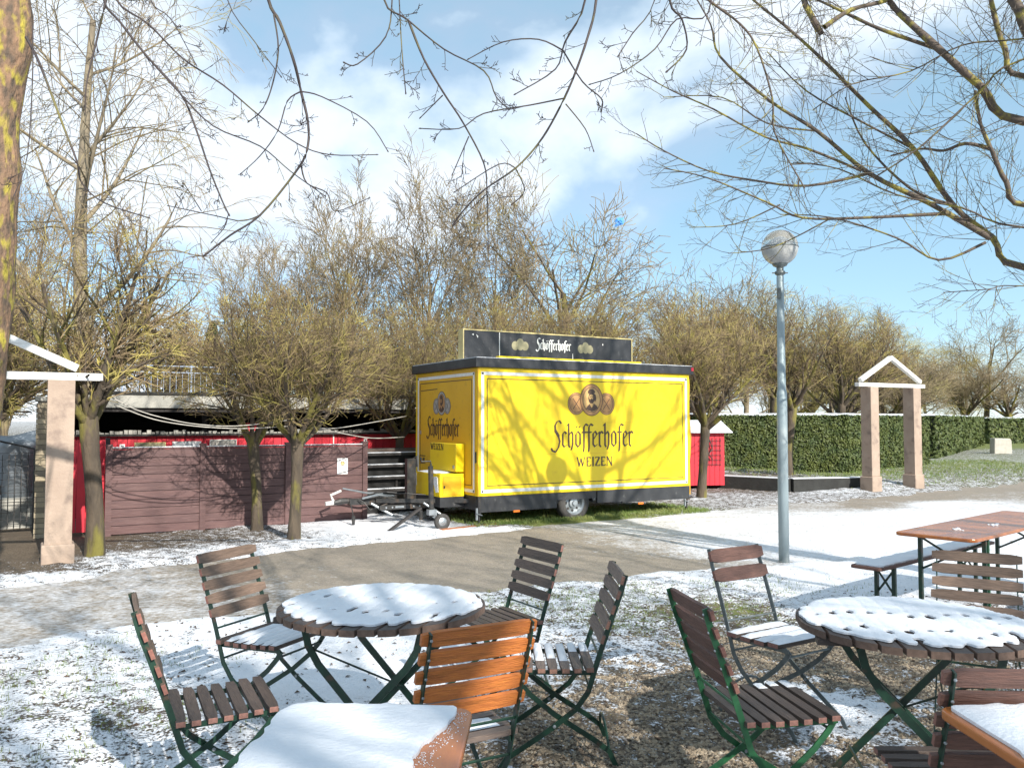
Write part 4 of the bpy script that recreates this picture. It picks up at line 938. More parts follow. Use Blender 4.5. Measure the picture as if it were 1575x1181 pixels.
# ------------------------------------------------------------------ hedges
def hedge(label, a, b, depth, z0, z1, seed, leaf, n, over=.15):
    A_, B_ = Vector((*a, 0)), Vector((*b, 0)); d = B_ - A_; L_ = d.length; ang = math.atan2(d.y, d.x); rng = random.Random(seed)
    t = thing('clipped_hedge', label, 'hedge', (a[0], a[1], z0), ang); H_ = z1 - z0
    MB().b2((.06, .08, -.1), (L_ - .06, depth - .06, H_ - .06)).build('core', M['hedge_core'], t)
    v = []; f = []
    def leafq(p, nrm):
        nonlocal v, f
        nx = (nrm[0] + rng.uniform(-.8, .8), nrm[1] + rng.uniform(-.8, .8), nrm[2] + rng.uniform(-.5, .9)); nx = Vector(nx).normalized()
        u_ = nx.orthogonal().normalized(); w_2 = nx.cross(u_); an = rng.uniform(0, 6.3); e1 = (u_ * math.cos(an) + w_2 * math.sin(an)) * leaf * rng.uniform(.5, 1.1); e2 = (w_2 * math.cos(an) - u_ * math.sin(an)) * leaf * .38
        o_ = len(v); P_ = Vector(p); v += [tuple(P_ - e1), tuple(P_ + e2), tuple(P_ + e1), tuple(P_ - e2)]; f.append((o_, o_ + 1, o_ + 2, o_ + 3))
    area = [L_ * H_, L_ * depth, depth * H_, depth * H_]; tot = sum(area)
    for s_ in range(4):
        for k in range(int(n * area[s_] / tot)):
            x, y, z = rng.uniform(0, L_), rng.uniform(0, depth), rng.uniform(0, H_)
            bump = .09 * mnoise.noise(Vector((x * 1.6, y * 1.6 + seed, z * 1.6))) + rng.uniform(-.05, .04)
            if s_ == 0: leafq((x, .04 - bump, z), (0, -1, 0))
            elif s_ == 1: leafq((x, y, H_ - .05 + bump * .5), (0, 0, 1))
            elif s_ == 2: leafq((.03 - bump, y, z), (-1, 0, 0))
            else: leafq((L_ - .03 + bump, y, z), (1, 0, 0))
    mb = MB(); mb.add(v, f); mb.build('foliage', M['hedge'], t, kind='stuff')
    # snow on top
    nx_, ny_ = max(6, int(L_ / .18)), 5; V = []; Fc = []
    for i in range(nx_ + 1):
        for j in range(ny_ + 1):
            e = min(1, min(j, ny_ - j) / 1.0, min(i, nx_ - i)); V.append((L_ * i / nx_, .02 + (depth - .04) * j / ny_, H_ - .01 + .06 * e + .02 * mnoise.noise(Vector((i * .5, j * .8, seed)))))
    for i in range(nx_):
        for j in range(ny_): Fc.append((i * (ny_ + 1) + j, (i + 1) * (ny_ + 1) + j, (i + 1) * (ny_ + 1) + j + 1, i * (ny_ + 1) + j + 1))
    MB().add(V, Fc).build('snow_cap', M['snow'], t, True)
    return t
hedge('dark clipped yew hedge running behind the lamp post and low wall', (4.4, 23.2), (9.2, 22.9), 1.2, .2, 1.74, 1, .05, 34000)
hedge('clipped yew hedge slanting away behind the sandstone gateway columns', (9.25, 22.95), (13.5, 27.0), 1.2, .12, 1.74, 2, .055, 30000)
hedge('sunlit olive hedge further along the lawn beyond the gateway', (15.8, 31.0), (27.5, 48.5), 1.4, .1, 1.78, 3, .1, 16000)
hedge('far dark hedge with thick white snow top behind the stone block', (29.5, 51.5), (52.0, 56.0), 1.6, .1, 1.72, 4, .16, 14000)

# ------------------------------------------------------------------ lamp post
lp = G(1206, 864)
t = thing('park_lamp', 'tall galvanised park lamp post with a smoky round globe', 'street lamp', (lp.x, lp.y, 0))
MB().lathe([(.058, -.1), (.058, 1.9), (.052, 1.93), (.046, 1.96), (.040, 3.24), (.036, 3.26)], 16).build('pole', M['lamp_zinc'], t, True)
MB().lathe([(.036, 3.255), (.058, 3.27), (.058, 3.30), (.04, 3.31), (.04, 3.35), (.075, 3.365), (.09, 3.39), (.09, 3.405), (.0, 3.405)], 18).build('collar', M['grey_steel'], t, True)
q = MB(); q.b2((-.05, -.085, 2.98), (-.02, -.035, 3.1)); q.tube([(-.09, 0, 3.285), (.09, 0, 3.285)], .008, 5); q.build('fixing', M['grey_steel'], t)
MB().tube([(-.05, -.03, .0), (-.05, -.03, .02)], .02, 6).build('foot_bolt', M['grey_steel'], t)
RG = .205; gc = 3.575
lo_ = [(RG * math.sin(a), gc - RG * math.cos(a)) for a in np.linspace(R(24), R(88), 10)]; hi_ = [(RG * math.sin(a), gc - RG * math.cos(a)) for a in np.linspace(R(90), R(180), 12)]
MB().lathe(lo_, 28, None, 0, False).build('globe_bowl', M['globe_milky'], t, True)
MB().lathe(hi_[:-1] + [(0.0, gc + RG)], 28, None, 0, False).build('globe_dome', M['globe'], t, True)
MB().lathe([(RG + .002, gc - .008), (RG + .006, gc), (RG + .002, gc + .006)], 28).build('globe_seam', M['grey_steel'], t, True)
MB().lathe([(.03, gc - .02), (.17, gc + .005), (.172, gc + .012), (.06, gc + .10), (.0, gc + .12)], 24).build('reflector', M['zinc'], t, True)

# ------------------------------------------------------------------ folding garden chairs
BAR1 = [(-.341, .872), (-.318, .79), (-.285, .70), (-.25, .60), (-.215, .50), (-.19, .42), (-.165, .34), (-.11, .265), (.0, .18), (.13, .095), (.21, .045), (.245, -.012)]
BAR2 = [(.185, .428), (.16, .39), (.10, .325), (-.01, .235), (-.12, .165), (-.20, .115), (-.265, .065), (-.30, -.012)]
def bar_at(z):
    for (y0, z0), (y1, z1) in zip(BAR1[:-1], BAR1[1:]):
        if z0 >= z >= z1:
            f = (z0 - z) / (z0 - z1); return y0 + (y1 - y0) * f, math.atan2(y0 - y1, z0 - z1)
    return BAR1[-1][0], 0
def slat_mesh(name, L_, w, th, mats, bow=0.0, rnd=.008):
    """slat along x, rounded outline, bowed towards -y; ends in their own colour"""
    mb = MB(); n = 8; c = min(rnd, w * .3); V = []
    for i in range(n + 1):
        x = -L_ / 2 + L_ * i / n; yo = -bow * (1 - (2 * x / L_) ** 2); wz = w - (2 * c if i in (0, n) else 0)
        for (sy, sz) in ((-1, -1), (1, -1), (1, 1), (-1, 1)): V.append((x, yo + sy * th / 2, sz * wz / 2))
    Fc = []
    for i in range(n):
        for k in range(4):
            k2 = (k + 1) % 4; Fc.append((i * 4 + k, i * 4 + k2, i * 4 + 4 + k2, i * 4 + 4 + k))
    mb.add(V, Fc, 0); o_ = 0
    mb.f.append((3, 2, 1, 0)); mb.m.append(1); e = n * 4; mb.f.append((e, e + 1, e + 2, e + 3)); mb.m.append(1)
    return mb.mesh(name, mats)
def snow_strip(mb, x0, x1, y0, y1, z, h, rng, n=12, ang=0.0):
    V = []; m_ = 4
    for i in range(n + 1):
        for j in range(m_ + 1):
            e = min(1, min(i, n - i) / 1.2, min(j, m_ - j) / 1.0); wob = rng.uniform(-.003, .003)
            V.append((x0 + (x1 - x0) * i / n, y0 + (y1 - y0) * j / m_ + (wob if 0 < j < m_ else 0), z + h * (e ** .6) * rng.uniform(.75, 1.1)))
    Fc = [(i * (m_ + 1) + j, (i + 1) * (m_ + 1) + j, (i + 1) * (m_ + 1) + j + 1, i * (m_ + 1) + j + 1) for i in range(n) for j in range(m_)]
    mb.add(V, Fc)
def chair(label, x, y, facing, wb, ws, steel, nback=5, nseat=7, snow=None, seed=0, width=.43):
    t = thing('folding_chair', label, 'chair', (x, y, max(gz(x, y), .0)), math.atan2(facing[1], facing[0]) - math.pi / 2, 'folding slat chairs')
    hw = width / 2 - .025; rng = random.Random(seed)
    # steel
    for s_ in (-1, 1):
        lg = MB().strap([(s_ * hw, a, b) for a, b in BAR1], .024, .006).build('back_leg', steel, t)
        q = MB()
        for k in range(nback):
            z = (.85 - k * .067) if nback == 5 else (.835 - k * .10); yy, an = bar_at(z)
            for dz in (-.011, .011) if nback == 2 else (0,): q.lathe([(.0055, 0), (.0045, .004), (0, .005)], 7, Matrix.Translation((s_ * hw, yy - .012, z + dz)) @ Matrix.Rotation(math.pi / 2 - an, 4, 'X'))
        q.lathe([(.008, -.004), (.008, .007), (0, .009)], 8, Matrix.Translation((s_ * hw, -.01 + .0, .188)) @ Matrix.Rotation(s_ * math.pi / 2, 4, 'Y'))
        q.build('rivet', M['zinc'], lg)
        MB().strap([(s_ * (hw - .024), a, b) for a, b in BAR2], .024, .006).build('front_leg', steel, t)
        MB().strap([(s_ * (hw - .010), -.20, .424), (s_ * (hw - .010), .19, .432)], .02, .006).build('seat_bearer', steel, t)
    for z in (.505, .36):
        yy, an = bar_at(z); MB().tube([(-hw, yy, z), (hw, yy, z)], .0055, 6).build('cross_rod', steel, t)
    MB().tube([(-hw, .195, .055), (hw, .195, .055)], .0055, 6).build('cross_rod', steel, t)
    MB().tube([(-hw + .024, .165, .395), (hw - .024, .165, .395)], .0055, 6).build('cross_rod', steel, t)
    h_ = [((hw - .03) * math.cos(a), -.265 + .01 * math.sin(a), .055 + .115 * math.sin(a)) for a in np.linspace(0, math.pi, 13)]
    MB().tube(h_, .0065, 6).build('foot_hoop', steel, t)
    # wood
    if nback == 5: bm = slat_mesh('back_slat', width, .054, .015, wb, .004)
    else: bm = slat_mesh('back_slat', width - .02, .075, .018, wb, .006, .012)
    for k in range(nback):
        z = (.85 - k * .067) if nback == 5 else (.835 - k * .10); yy, an = bar_at(z)
        link_mesh('back_slat', bm, t, (rng.uniform(-.003, .003), yy + .012, z + (0 if nback == 5 else 0)), (-an, 0, rng.uniform(-.006, .006)))
    if nseat == 7: w, pit = .043, .0565
    else: w, pit = .075, .092
    sm = slat_mesh('seat_slat', width, w, .02, ws, 0.0, .005)
    for k in range(nseat):
        yy = -.175 + k * pit + (w - .043) / 2; z = .446 + .008 * (k / nseat) - .006 * math.sin(math.pi * k / (nseat - 1))
        link_mesh('seat_slat', sm, t, (rng.uniform(-.004, .004), yy, z), (math.pi / 2, 0, rng.uniform(-.008, .008)))
    if snow:
        q = MB()
        for k in range(nseat):
            yy = -.175 + k * pit + (w - .043) / 2; z = .4565 + .008 * (k / nseat) - .006 * math.sin(math.pi * k / (nseat - 1))
            r_ = snow(k)
            if r_: snow_strip(q, r_[0] * width / 2, r_[1] * width / 2, yy - w * .46, yy + w * .46, z, r_[2], rng)
        q.build('seat_snow', M['snow'], t, True)
    return t
chair('weathered brown chair with dark bare seat facing the left round table', -1.17, 3.42, (.90, .44), M['w_brown'], M['w_dark'], M['green_steel'], seed=1)
chair('brown chair with snow on its seat slats behind the left round table', -1.235, 4.38, (.91, -.415), M['w_brown'], M['w_dark'], M['green_steel'], seed=2, snow=lambda k: (-.96, .96, .012) if k > 0 else None)
chair('dark grey chair standing at the path side of the left round table', -.10, 4.84, (-.85, -.53), M['w_dark'], M['w_dark'], M['green_steel'], seed=3)
chair('chair with glossy orange back slats in front of the left round table', -.26, 3.12, (-.48, .88), M['w_orange'], M['w_grey'], M['green_steel'], seed=4, snow=lambda k: (-.5, .8, .006) if k in (1, 2) else None)
chair('grey chair with snow on its slat ends right of the left round table', .18, 4.06, (-1.0, -.02), M['w_grey'], M['w_grey'], M['green_steel'], seed=5, snow=lambda k: (-.2 if k % 2 else -.4, .96, .013) if k > 1 else (.3, .96, .012))
chair('reddish brown chair with legs coloured sunlit green facing the right round table', 1.02, 3.36, (.986, .165), M['w_red'], M['w_dark'], M['sunlit_green_steel'], seed=6, snow=lambda k: (-.96, -.96 + (.0, .0, .0, .0, .28, .22, .4)[k], .006) if k > 3 else None)
chair('chair with only two wide back slats and snowy seat', 1.43, 4.45, (.53, -.85), M['w_red'], M['w_dark'], M['grey_steel'], nback=2, nseat=4, seed=7, snow=lambda k: (-.96, .96, .014))
chair('brown slat chair between the right round table and orange beer table', 2.36, 4.28, (-.50, -.87), M['w_brown'], M['w_brown'], M['green_steel'], seed=8, snow=lambda k: (-.6, .6, .008))
chair('dark red chair pushed against the near side of the right round table', 1.46, 2.74, (.03, 1.0), M['w_red'], M['w_dark'], M['green_steel'], seed=9)

# ------------------------------------------------------------------ tables
def snow_patch(xr, yr, st, mask, hfun, z):
    """bumpy layer on a grid; mask(x, y) says where it lies; skirts close its rim"""
    nx_, ny_ = int((xr[1] - xr[0]) / st), int((yr[1] - yr[0]) / st); idx = {}; mb = MB()
    cell = [[mask(xr[0] + (i + .5) * st, yr[0] + (j + .5) * st) for j in range(ny_)] for i in range(nx_)]
    ok = lambda i, j: 0 <= i < nx_ and 0 <= j < ny_ and cell[i][j]
    def vid(i, j):
        if (i, j) not in idx:
            x, y = xr[0] + i * st, yr[0] + j * st; inner = all(ok(i + a, j + b) for a in (-1, 0) for b in (-1, 0)); deep = inner and all(ok(i + a, j + b) for a in (-2, 1) for b in (-2, 1))
            h = hfun(x, y) * (1 if deep else (.92 if inner else .6))
            jit = 0 if inner else st * .3
            idx[(i, j)] = len(mb.v); mb.v.append((x + jit * math.sin(i * 12.9 + j * 3.1), y + jit * math.sin(i * 4.7 + j * 7.3), z + h))
        return idx[(i, j)]
    low = {}
    def lid(i, j):
        if (i, j) not in low:
            p = mb.v[vid(i, j)]; low[(i, j)] = len(mb.v); mb.v.append((p[0], p[1], z - .001))
        return low[(i, j)]
    for i in range(nx_):
        for j in range(ny_):
            if not cell[i][j]: continue
            mb.f.append((vid(i, j), vid(i + 1, j), vid(i + 1, j + 1), vid(i, j + 1))); mb.m.append(0)
            for di, dj, e in ((-1, 0, ((0, 1), (0, 0))), (1, 0, ((1, 0), (1, 1))), (0, -1, ((0, 0), (1, 0))), (0, 1, ((1, 1), (0, 1)))):
                if not ok(i + di, j + dj):
                    a, b = (i + e[0][0], j + e[0][1]), (i + e[1][0], j + e[1][1])
                    mb.f.append((lid(*a), lid(*b), vid(*b), vid(*a))); mb.m.append(0)
    nb = {}
    lowset = {l_: vid(*k) for k, l_ in low.items()}; edge = {vid(*k): l_ for k, l_ in low.items()}
    for fc in mb.f:
        ls = [i for i in fc if i in lowset]
        if len(ls) == 2: a, b = lowset[ls[0]], lowset[ls[1]]; nb.setdefault(a, []).append(b); nb.setdefault(b, []).append(a)
    for _ in range(3):                                         # round off the grid steps of the rim
        new = {}
        for a, l_ in nb.items():
            if len(l_) == 2: p, q, c = mb.v[l_[0]], mb.v[l_[1]], mb.v[a]; new[a] = tuple(c[k] * .4 + (p[k] + q[k]) * .3 for k in range(3))
        for a, p in new.items(): mb.v[a] = p; o_ = mb.v[edge[a]]; mb.v[edge[a]] = (p[0], p[1], o_[2])
    for i, fc in enumerate(mb.f):                              # crisp rim: walls get their own top corners
        if any(k in lowset for k in fc):
            nf = []
            for k in fc:
                if k in lowset: nf.append(k)
                else: mb.v.append(mb.v[k]); nf.append(len(mb.v) - 1)
            mb.f[i] = tuple(nf)
    return mb
def round_table(label, x, y, rotz, seed, full):
    t = thing('round_table', label, 'table', (x, y, max(gz(x, y), 0)), rotz, 'round snowy slat tables'); RD = .475; n = 12; pit = 2 * RD / n; zt = .735; rng = random.Random(seed)
    for k in range(n):
        a = -RD + k * pit + .0065; b = a + pit - .013; P = []
        for i in range(7):
            xx = a + (b - a) * i / 6; P.append((xx, -math.sqrt(max(RD ** 2 - xx ** 2, .0009))))
        for i in range(7):
            xx = b + (a - b) * i / 6; P.append((xx, math.sqrt(max(RD ** 2 - xx ** 2, .0009))))
        dz = rng.uniform(-.002, .002); MB().prism(P, zt - .028 + dz, zt + dz, None, 0, 1).build('table_slat', M['w_table'], t)
    for yy in (-.2, .2): MB().b2((-.43, yy - .03, zt - .058), (.43, yy + .03, zt - .031)).build('batten', M['w_table'][0], t)
    gaps = [-RD + k * pit for k in range(1, n)]
    holes = [[(rng.uniform(-.24, -.16), rng.uniform(.03, .05) if full else rng.uniform(.03, .055)), (rng.uniform(.06, .12), rng.uniform(.03, .046) if full else rng.uniform(.02, .042))] for _ in gaps]
    holes = [[(hy + rng.gauss(0, .025), hl * rng.uniform(.45, 1.25)) for hy, hl in h if rng.random() < .92] for h in holes]
    if full: holes = [h + ([(rng.uniform(-.36, .34), rng.uniform(.012, .03))] if rng.random() < .5 else []) for h in holes]
    notch = [rng.uniform(.25, 1.5) for _ in gaps]; wid = [rng.uniform(.7, 1.2) for _ in gaps]
    def mask(px, py):
        r = math.hypot(px, py); gi_ = min(range(len(gaps)), key=lambda k_: abs(px - gaps[k_])); g = abs(px - gaps[gi_])
        lim = RD - .016 - .010 * mnoise.noise(Vector((px * 14, py * 14, seed))) - .006 * mnoise.noise(Vector((px * 45, py * 45, seed))); near = max(0, -(py * math.cos(rotz) + px * math.sin(rotz)) / RD)
        lim -= (.008 + .07 * near) * notch[gi_] * max(0, 1 - g / .026) + (.048 if full else .046) * near
        if r > lim: return False
        for gi, q in enumerate(gaps):
            if abs(px - q) < .02:
                for (hy, hl) in holes[gi]:
                    if ((px - q + .004 * math.sin(py * 90 + gi)) / ((.021 if full else .017) * wid[gi])) ** 2 + ((py - hy) / hl) ** 2 < 1: return False
        return True
    def hf(px, py):
        g = min(abs(px - q) for q in gaps); return .012 - .003 * max(0, 1 - g / .016) + .002 * mnoise.noise(Vector((px * 5, py * 5, seed)))
    snow_patch((-RD, RD), (-RD, RD), .0085, mask, hf, zt + .0025).build('snow_layer', M['snow'], t, True)
    steel = M['green_steel']
    for yy in (-.23, .23):
        for s_ in (-1, 1):
            o_ = .012 * s_
            MB().strap([(s_ * .27, yy + o_, zt - .06), (s_ * .25, yy + o_, zt - .14), (s_ * .20, yy + o_, zt - .22), (.0, yy + o_, zt - .43), (-s_ * .30, yy + o_, -.01)], .032, .008, Vector((0, 1, 0))).build('leg', steel, t)
    for s_ in (-1, 1):
        MB().tube([(s_ * .27, -.24, zt - .075), (s_ * .27, .24, zt - .075)], .007, 6).build('cross_rod', steel, t)
        MB().tube([(s_ * .22, -.23, .115), (s_ * .22, .23, .115)], .007, 6).build('cross_rod', steel, t)
        MB().tube([(s_ * .24, -.22, zt - .16), (-s_ * .02, .22, zt - .44)], .005, 5).build('brace', steel, t)
    return t
round_table('round slat table under smooth snow with small holes beside the orange chair', -.60, 3.90, R(-14), 3, False)
round_table('round slat table with scalloped snow and many dark holes by the two-slat chair', 1.70, 3.56, R(-10), 7, True)
def rounded(w, l, r=.05, n=5):
    P = []
    for cx, cy, a0 in ((w / 2 - r, -l / 2 + r, -90), (w / 2 - r, l / 2 - r, 0), (-w / 2 + r, l / 2 - r, 90), (-w / 2 + r, -l / 2 + r, 180)):
        for i in range(n + 1):
            a = R(a0 + 90 * i / n); P.append((cx + r * math.cos(a), cy + r * math.sin(a)))
    return P
def beer_table(name, label, cat, x, y, rotz, w, l, h, steel, snow=None, group=None, topm=None, seed=0):
    t = thing(name, label, cat, (x, y, max(gz(x, y), 0)), rotz, group)
    tp = MB().prism(rounded(w, l, .05 if w > .3 else .03), h - .026, h).build('table_top' if w > .3 else 'seat_board', topm or M['t_orange'], t); bevel(tp, .006)
    for yy in (-l / 2 + .32, l / 2 - .32):
        for s_ in (-1, 1):
            xx = s_ * (w / 2 - .055); MB().b2((xx - .014, yy - .014, -.01), (xx + .014, yy + .014, h - .028)).build('leg', steel, t)
        MB().b2((-w / 2 + .07, yy - .012, h - .055), (w / 2 - .07, yy + .012, h - .029)).build('leg_rail', steel, t)
        MB().b2((-w / 2 + .07, yy - .008, .10), (w / 2 - .07, yy + .008, .116)).build('leg_rail', steel, t)
        for s_ in (-1, 1): MB().strap([(s_ * (w / 2 - .06), yy + .006 * s_, h - .06), (-s_ * (w / 2 - .06), yy + .006 * s_, h - (.30 if w > .3 else .24))], .016, .005, Vector((0, 1, 0))).build('cross_brace', steel, t)
        MB().tube([(0, yy, h - .05), (0, yy * .35, h - .034)], .007, 5).build('stay_rod', steel, t)
    if snow:
        mask, hf = snow
        snow_patch((-w / 2, w / 2), (-l / 2, l / 2), .0125, mask, hf, h + .0015).build('snow_layer', M['snow'], t, True)
    return t
nz = lambda x, y, s, k: mnoise.noise(Vector((x * s, y * s, k)))
w0, l0 = .52, 1.5
def mk(edge_r, edge_far, k, w=w0, l=l0, ew=.006):
    def mask(x, y):
        if x > w / 2 - edge_r(y) - .016 * nz(x, y, 14, k) - .014 * nz(x, y, 48, k): return False
        if x < -w / 2 + ew + .004 * nz(x, y, 25, k): return False
        if y > l / 2 - edge_far - .01 * nz(x, y, 22, k): return False
        if y < -l / 2 + .01: return False
        r = .06                                                # keep off the rounded corners
        cx, cy = w / 2 - r, l / 2 - r
        if abs(x) > cx and abs(y) > cy and math.hypot(abs(x) - cx, abs(y) - cy) > r - .008: return False
        return True
    return mask
hs = lambda k: (lambda x, y: .014 + .0025 * nz(x, y, 5, k) + .0012 * nz(x, y, 24, k + 3))
ft = beer_table('beer_table', 'orange beer table thickly covered in snow with its bare right edge', 'table', -.40, 1.645, R(-2), .53, l0, .76, M['green_steel'], (mk(lambda y: .045 + max(0, .66 - y) * .22, .01, 2, .53), hs(2)), seed=1)
q = MB(); rg = random.Random(12)
for _ in range(800):
    gy_ = rg.uniform(-.4, .7); gx_ = .265 - (.045 + max(0, .66 - gy_) * .22) + rg.gauss(.012, .02); sz_ = rg.uniform(.0006, .0018)
    if gx_ < .255: q.lathe([(sz_, 0), (sz_ * .8, sz_), (0, sz_ * 1.4)], 5, Matrix.Translation((gx_, gy_, .761)))
q.build('snow_grains', M['snow'], ft, kind='stuff')
beer_table('beer_table', 'red orange edged beer table covered in snow beside the dark red chair', 'table', 1.515, 1.69, R(2), .55, l0, .76, M['green_steel'], (mk(lambda y: .02, .02, 5, .55, l0, .02), hs(5)), topm=M['t_orange'], seed=2)
ta = R(41)
tc_ = Vector((2.99, 5.97, 0)) + Vector((math.cos(ta), math.sin(ta), 0)) * 1.12
bt = beer_table('beer_table', 'bare wet orange beer table with a few crumbs of snow by the path', 'table', tc_.x, tc_.y, ta - math.pi / 2, .56, 2.2, .765, M['green_steel'])
for k, (sx_, sy_) in enumerate(((-.02, -.62), (.06, -.15))):
    rg = random.Random(k); cr_ = MB()
    for _ in range(7):
        sz_ = rg.uniform(.008, .02); cr_.lathe([(sz_, 0), (sz_ * .8, sz_ * .4), (0, sz_ * .6)], 7, Matrix.Translation((sx_ + rg.gauss(0, .025), sy_ + rg.gauss(0, .035), .7655)))
    cr_.build('snow_crumb', M['snow'], bt, True, kind='stuff')
MB().b2((.55 / 2 - .075, -1.1 + .34, .02), (.55 / 2 - .03, -1.1 + .36, .73)).build('leg', M['sunlit_green_steel'], bt)
ba = R(40)
bc_ = Vector((2.70, 6.42, 0)) + Vector((math.cos(ba), math.sin(ba), 0)) * 1.1
beer_table('beer_bench', 'narrow bench with snow on its seat along the far side of the bare table', 'bench', bc_.x, bc_.y, ba - math.pi / 2, .25, 2.2, .475, M['green_steel'], (lambda x, y: abs(x) < .105 + .008 * nz(x, y, 20, 1) and abs(y) < 1.06, lambda x, y: .012 + .003 * nz(x, y, 12, 4)), topm=M['w_red'][0])
bc_ = Vector((3.52, 5.42, 0)) + Vector((math.cos(ba), math.sin(ba), 0)) * 1.1
beer_table('beer_bench', 'snowy bench along the near side of the bare orange beer table', 'bench', bc_.x, bc_.y, ba - math.pi / 2, .25, 2.2, .475, M['green_steel'], (lambda x, y: abs(x) < .105 + .008 * nz(x, y, 20, 1) and abs(y) < 1.06, lambda x, y: .02 + .003 * nz(x, y, 12, 4)), topm=M['w_red'][0])
# security chains
def chain(label, pts):
    P = [Vector(p) for p in pts]; Q = []
    for i in range(len(P) - 1):
        n = max(2, int((P[i + 1] - P[i]).length / .006))
        for k in range(n): Q.append(P[i].lerp(P[i + 1], k / n))
    Q.append(P[-1])
    mb = MB(); acc = 0; last = Q[0]; flip = 0; i = 0
    for p in Q[1:]:
        acc += (p - last).length
        if acc > .026:
            d = (p - last).normalized() if (p - last).length > 0 else Vector((1, 0, 0)); M3 = d.to_track_quat('X', 'Z').to_matrix() @ Matrix.Rotation(math.pi / 2 * flip + .6, 3, 'X'); L_ = []
            for a in np.linspace(0, 2 * math.pi, 9)[:-1]: L_.append(p + M3 @ Vector((.018 * math.cos(a), .009 * math.sin(a), 0)))
            L_.append(L_[0]); mb.tube(L_, .0028, 4, False); flip = 1 - flip; acc = 0
        last = p
    o_ = mb.build('security_chain', M['grey_steel'], None, True); tag(o_, label, 'chain')
def sag(a, b, s_, n=14):
    a, b = Vector(a), Vector(b); return [a.lerp(b, i / n) - Vector((0, 0, s_ * 4 * (i / n) * (1 - i / n))) for i in range(n + 1)]
chain('steel chain sagging from the snowy brown chair to the left round table', sag((-1.05, 4.05, .16), (-.72, 3.70, .20), .10) + sag((-.72, 3.70, .20), (-.45, 3.65, .15), .06)[1:])
chain('loose chain end hanging from the leg of the snowy brown chair', [(-1.05, 4.05, .16), (-1.06, 4.03, .10), (-1.055, 4.02, .02)])
chain('short steel chain between orange chair and snow tipped grey chair', sag((-.12, 3.72, .34), (.05, 3.95, .26), .05))
chain('chain wound round the legs of the right round table', sag((1.45, 3.30, .30), (1.62, 3.20, .26), .08) + [(1.62, 3.20, .05)])

# ------------------------------------------------------------------ overhanging tree on the left, limbed tree on the right
def smooth_path(P, sub=4):
    out = []
    for i in range(len(P) - 1):
        p0, p1, p2, p3 = P[max(i - 1, 0)], P[i], P[i + 1], P[min(i + 2, len(P) - 1)]
        for k in range(sub):
            t_ = k / sub; out.append(0.5 * ((2 * p1) + (p2 - p0) * t_ + (2 * p0 - 5 * p1 + 4 * p2 - p3) * t_ ** 2 + (3 * p1 - p0 - 3 * p2 + p3) * t_ ** 3))
    out.append(P[-1]); return out
TWIG = dict(seg=[4, 4, 3], len=[.5, .42, .15], num=[3, 3], start=[.3, .3], ang=[R(42), R(48)], wig=[.14, .16, .2], up=[.02, .03, .06], rr=[.6, .6], tip=[.4, .5, .7], rmin=.0017, sides=[4, 3, 3], taper=.3)
def limb(mb, rng, P, r0, r1, n=7, twig=None, dens=5.0, tl=.4, tr=.0035, bud=None, flat=None, start=.08):
    Q = smooth_path(P); m_ = len(Q); rad = [r0 + (r1 - r0) * (i / (m_ - 1)) ** .8 for i in range(m_)]
    for i in range(1, m_ - 1): rad[i] *= rng.uniform(.93, 1.08)
    fast_tube(mb, [tuple(q) for q in Q], rad, n if r0 > .01 else 5)
    if bud is not None: bud_at(bud, Q[-1], (Q[-1] - Q[-2]).normalized(), max(r1 * 1.5, .004))
    if not twig: return
    L_ = sum((Q[i + 1] - Q[i]).length for i in range(m_ - 1)); k = max(1, int(L_ * dens))
    for j in range(k):
        x = (start + (1 - start) * (j + rng.random()) / k) * (m_ - 1); i = min(int(x), m_ - 2); p = Q[i].lerp(Q[i + 1], x - i); d = (Q[i + 1] - Q[i]).normalized()
        T_ = dict(TWIG); f = x / (m_ - 1); LL = tl * rng.uniform(.45, 1.3) * (1.1 - .5 * f); T_['len'] = [LL, LL * .62, LL * .3]
        a = turn(rng, tuple(d), R(rng.uniform(32, 62)))
        if flat: a = norm3((a[0], a[1] * flat, a[2]))
        grow([mb], rng, tuple(p), a, LL, min(rad[i] * .7, tr), 1 if rng.random() < .45 else 0, T_)
def bud_at(mb, p, d, r):
    M4 = Matrix.Translation(p) @ d.to_track_quat('Z', 'Y').to_matrix().to_4x4()
    mb.lathe([(r * .6, -r * 2), (r, r * .6), (r * .7, r * 2), (0, r * 3.2)], 5, M4)
def px_limb(pts, Y0, Y1, rng, jit=.12):
    n = len(pts); return [at(x, y, Y0 + (Y1 - Y0) * i / max(n - 1, 1) + rng.uniform(-jit, jit) * (0 < i < n)) for i, (x, y) in enumerate(pts)]
rng = random.Random(11)
LT = thing('overhanging_tree', 'old tree with yellow lichen trunk whose drooping twigs overhang the beer garden', 'tree', (0, 0, 0))
tk = MB(); YL = 5.0
tb = [at(-45, 700, YL), at(-30, 560, YL), at(-16, 400, YL), at(-8, 200, YL), at(2, 60, YL), at(10, -80, YL), at(25, -300, YL), at(50, -700, YL), at(40, -1300, YL)]
tb = [Vector((tb[0].x - .10, tb[0].y, -.2)), Vector((tb[0].x - .05, tb[0].y, .5))] + tb
tq = smooth_path(tb, 14); nt_ = len(tq); nk = 34; V = []; Fc = []
